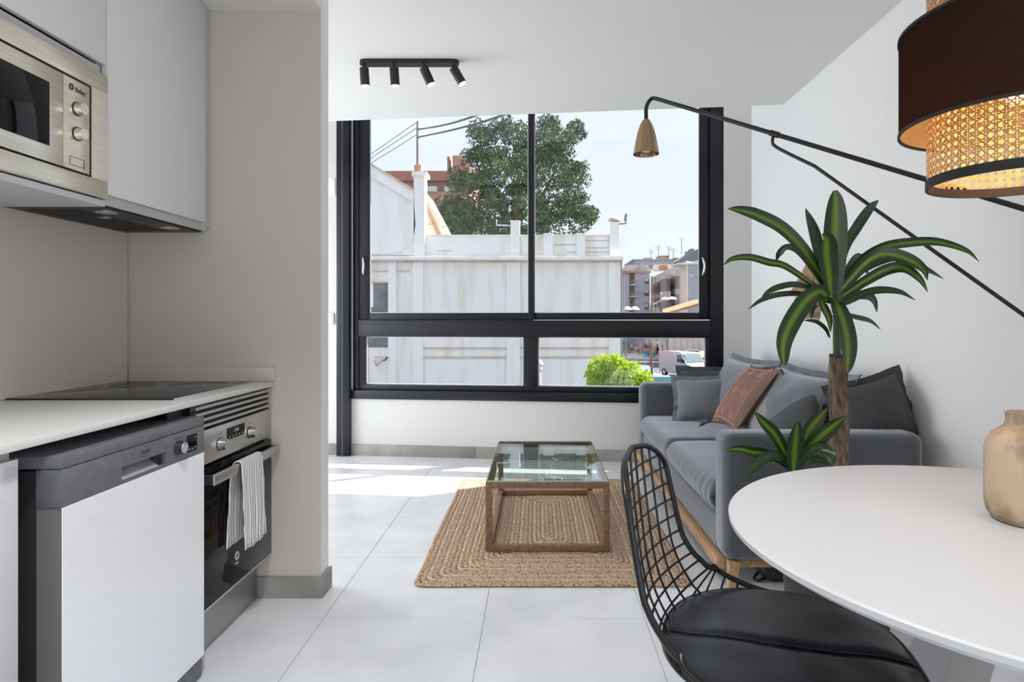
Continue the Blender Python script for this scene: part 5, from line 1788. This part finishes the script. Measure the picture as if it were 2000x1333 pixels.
person('person in a pale shirt walking past the arcade column', 1294, 703, 1.72, R(200), (.50, .42, .40), (.30, .24, .24))
person('person in dark clothes standing by the rusty pole', 1284, 699, 1.75, R(180), (.03, .03, .05), (.04, .04, .06))
person('person in a blue top near the teal planter', 1260, 694, 1.70, R(30), (.12, .14, .35), (.06, .06, .09))
person('person in a white top seated at the cafe tables', 1243, 692.5, 1.70, R(10), (.65, .63, .62), (.06, .06, .10), True)
person('person in a yellow top at the left end of the cafe', 1234, 692, 1.68, R(-20), (.62, .48, .16), (.20, .07, .06))
person('person in a pink top walking toward the cafe', 1251, 696, 1.66, R(70), (.60, .25, .30), (.50, .46, .46))
pl_ = thing('planter_box', 'teal planter box on the pavement beside the rusty pole', 'planter', ground(1268, 700))
g_ = ground(1268, 700)
Yp = g_.y
obj('box', MB().box(at(1257, 0, Yp).x, at(1280, 0, Yp).x, Yp, Yp + 1, GZ, GZ + .85, .03), M_teal, pl_)
obj('flowers', foliage([(at(1262 + 5 * k, 0, Yp).x, Yp + .5, GZ + 1.0, .32) for k in range(4)], 300, .10), mat('flower', (.55, .22, .12), .8, vcol=(.75, .6, .5), vscale=5), pl_, 0, kind='stuff', recalc=False)
# lamp posts
rp = thing('rusty_pole', 'tall brown pole standing in front of the street', 'pole', ground(1273, 762))
Yr = yy(762)
obj('mast', MB().tube([ground(1273, 762), at(1273, 540, Yr)], [.095, .06], 10), M_rpole, rp)
obj('pole_band', MB().cyl(at(1273, 690, Yr), at(1273, 684, Yr), .12, .12, 10), M_roofo, rp)
ls = thing('street_lamp', 'white twin-head street lamp reaching right from a pole', 'street lamp', ground(1268, 745))
Yl = yy(745)
obj('post', MB().tube([ground(1271, 745), at(1271, 597, Yl)], [.10, .06], 8), M_pole, ls)
obj('arm', MB().tube([at(1271, 597, Yl), at(1288, 589, Yl), at(1308, 584, Yl)], .07, 6), M_wfr, ls)
for px, py in ((1299, 583), (1312, 582)):
    obj('lamp_head', MB().lathe([(0, .22), (.20, .18), (.42, .02), (.40, -.04), (0, -.05)], at(px, py + 3, Yl), 14), M_wfr, ls)
ls = thing('street_lamp', 'white street lamp with two curved heads by the drainpipe', 'street lamp', ground(1216, 712))
Yl = yy(712)
obj('post', MB().tube([ground(1222, 712), at(1222, 640, Yl)], [.09, .06], 8), M_pole, ls)
obj('arm', MB().tube(spline([at(1222, 640, Yl), at(1221, 612, Yl), at(1214, 608, Yl)], 5), .05, 6), M_wfr, ls)
for px in (1226, 1240):
    obj('lamp_head', MB().lathe([(0, .42), (.28, .34), (.55, .02), (.5, -.02), (0, .1)], at(px, 606, Yl), 14), M_wfr, ls)
gp_ = thing('grey_pole', 'thin dark pole rising beside the arcade', 'pole', ground(1316, 700))
obj('mast', MB().tube([ground(1316, 700), at(1316, 615, yy(700))], .07, 6), M_pole, gp_)
# awning stall and fence at the right edge
st_ = thing('kiosk', 'kiosk with a yellow umbrella roof and red side panels', 'kiosk', ground(1372, 728))
Yk = yy(728)
pobj('panel', M_redp, st_, 1363, 1390, 697, 727, Yk, Yk + 1.6)
obj('umbrella_roof', MB().lathe([(0, .55), (.5, .35), (.95, 0), (.9, -.03), (0, .1)], at(1372, 697, Yk + .5), 14), M_yel, st_)
for px in (1364, 1371, 1378):
    pobj('panel_post', M_pole, st_, px, px + .6, 694, 728, Yk - .06, Yk - .01)
vehicle('parked_car', 'white car half hidden behind the van roof', 'car', ground(1342, 708), R(170), 3.9, 1.65, (.92, 1.42), M_car)
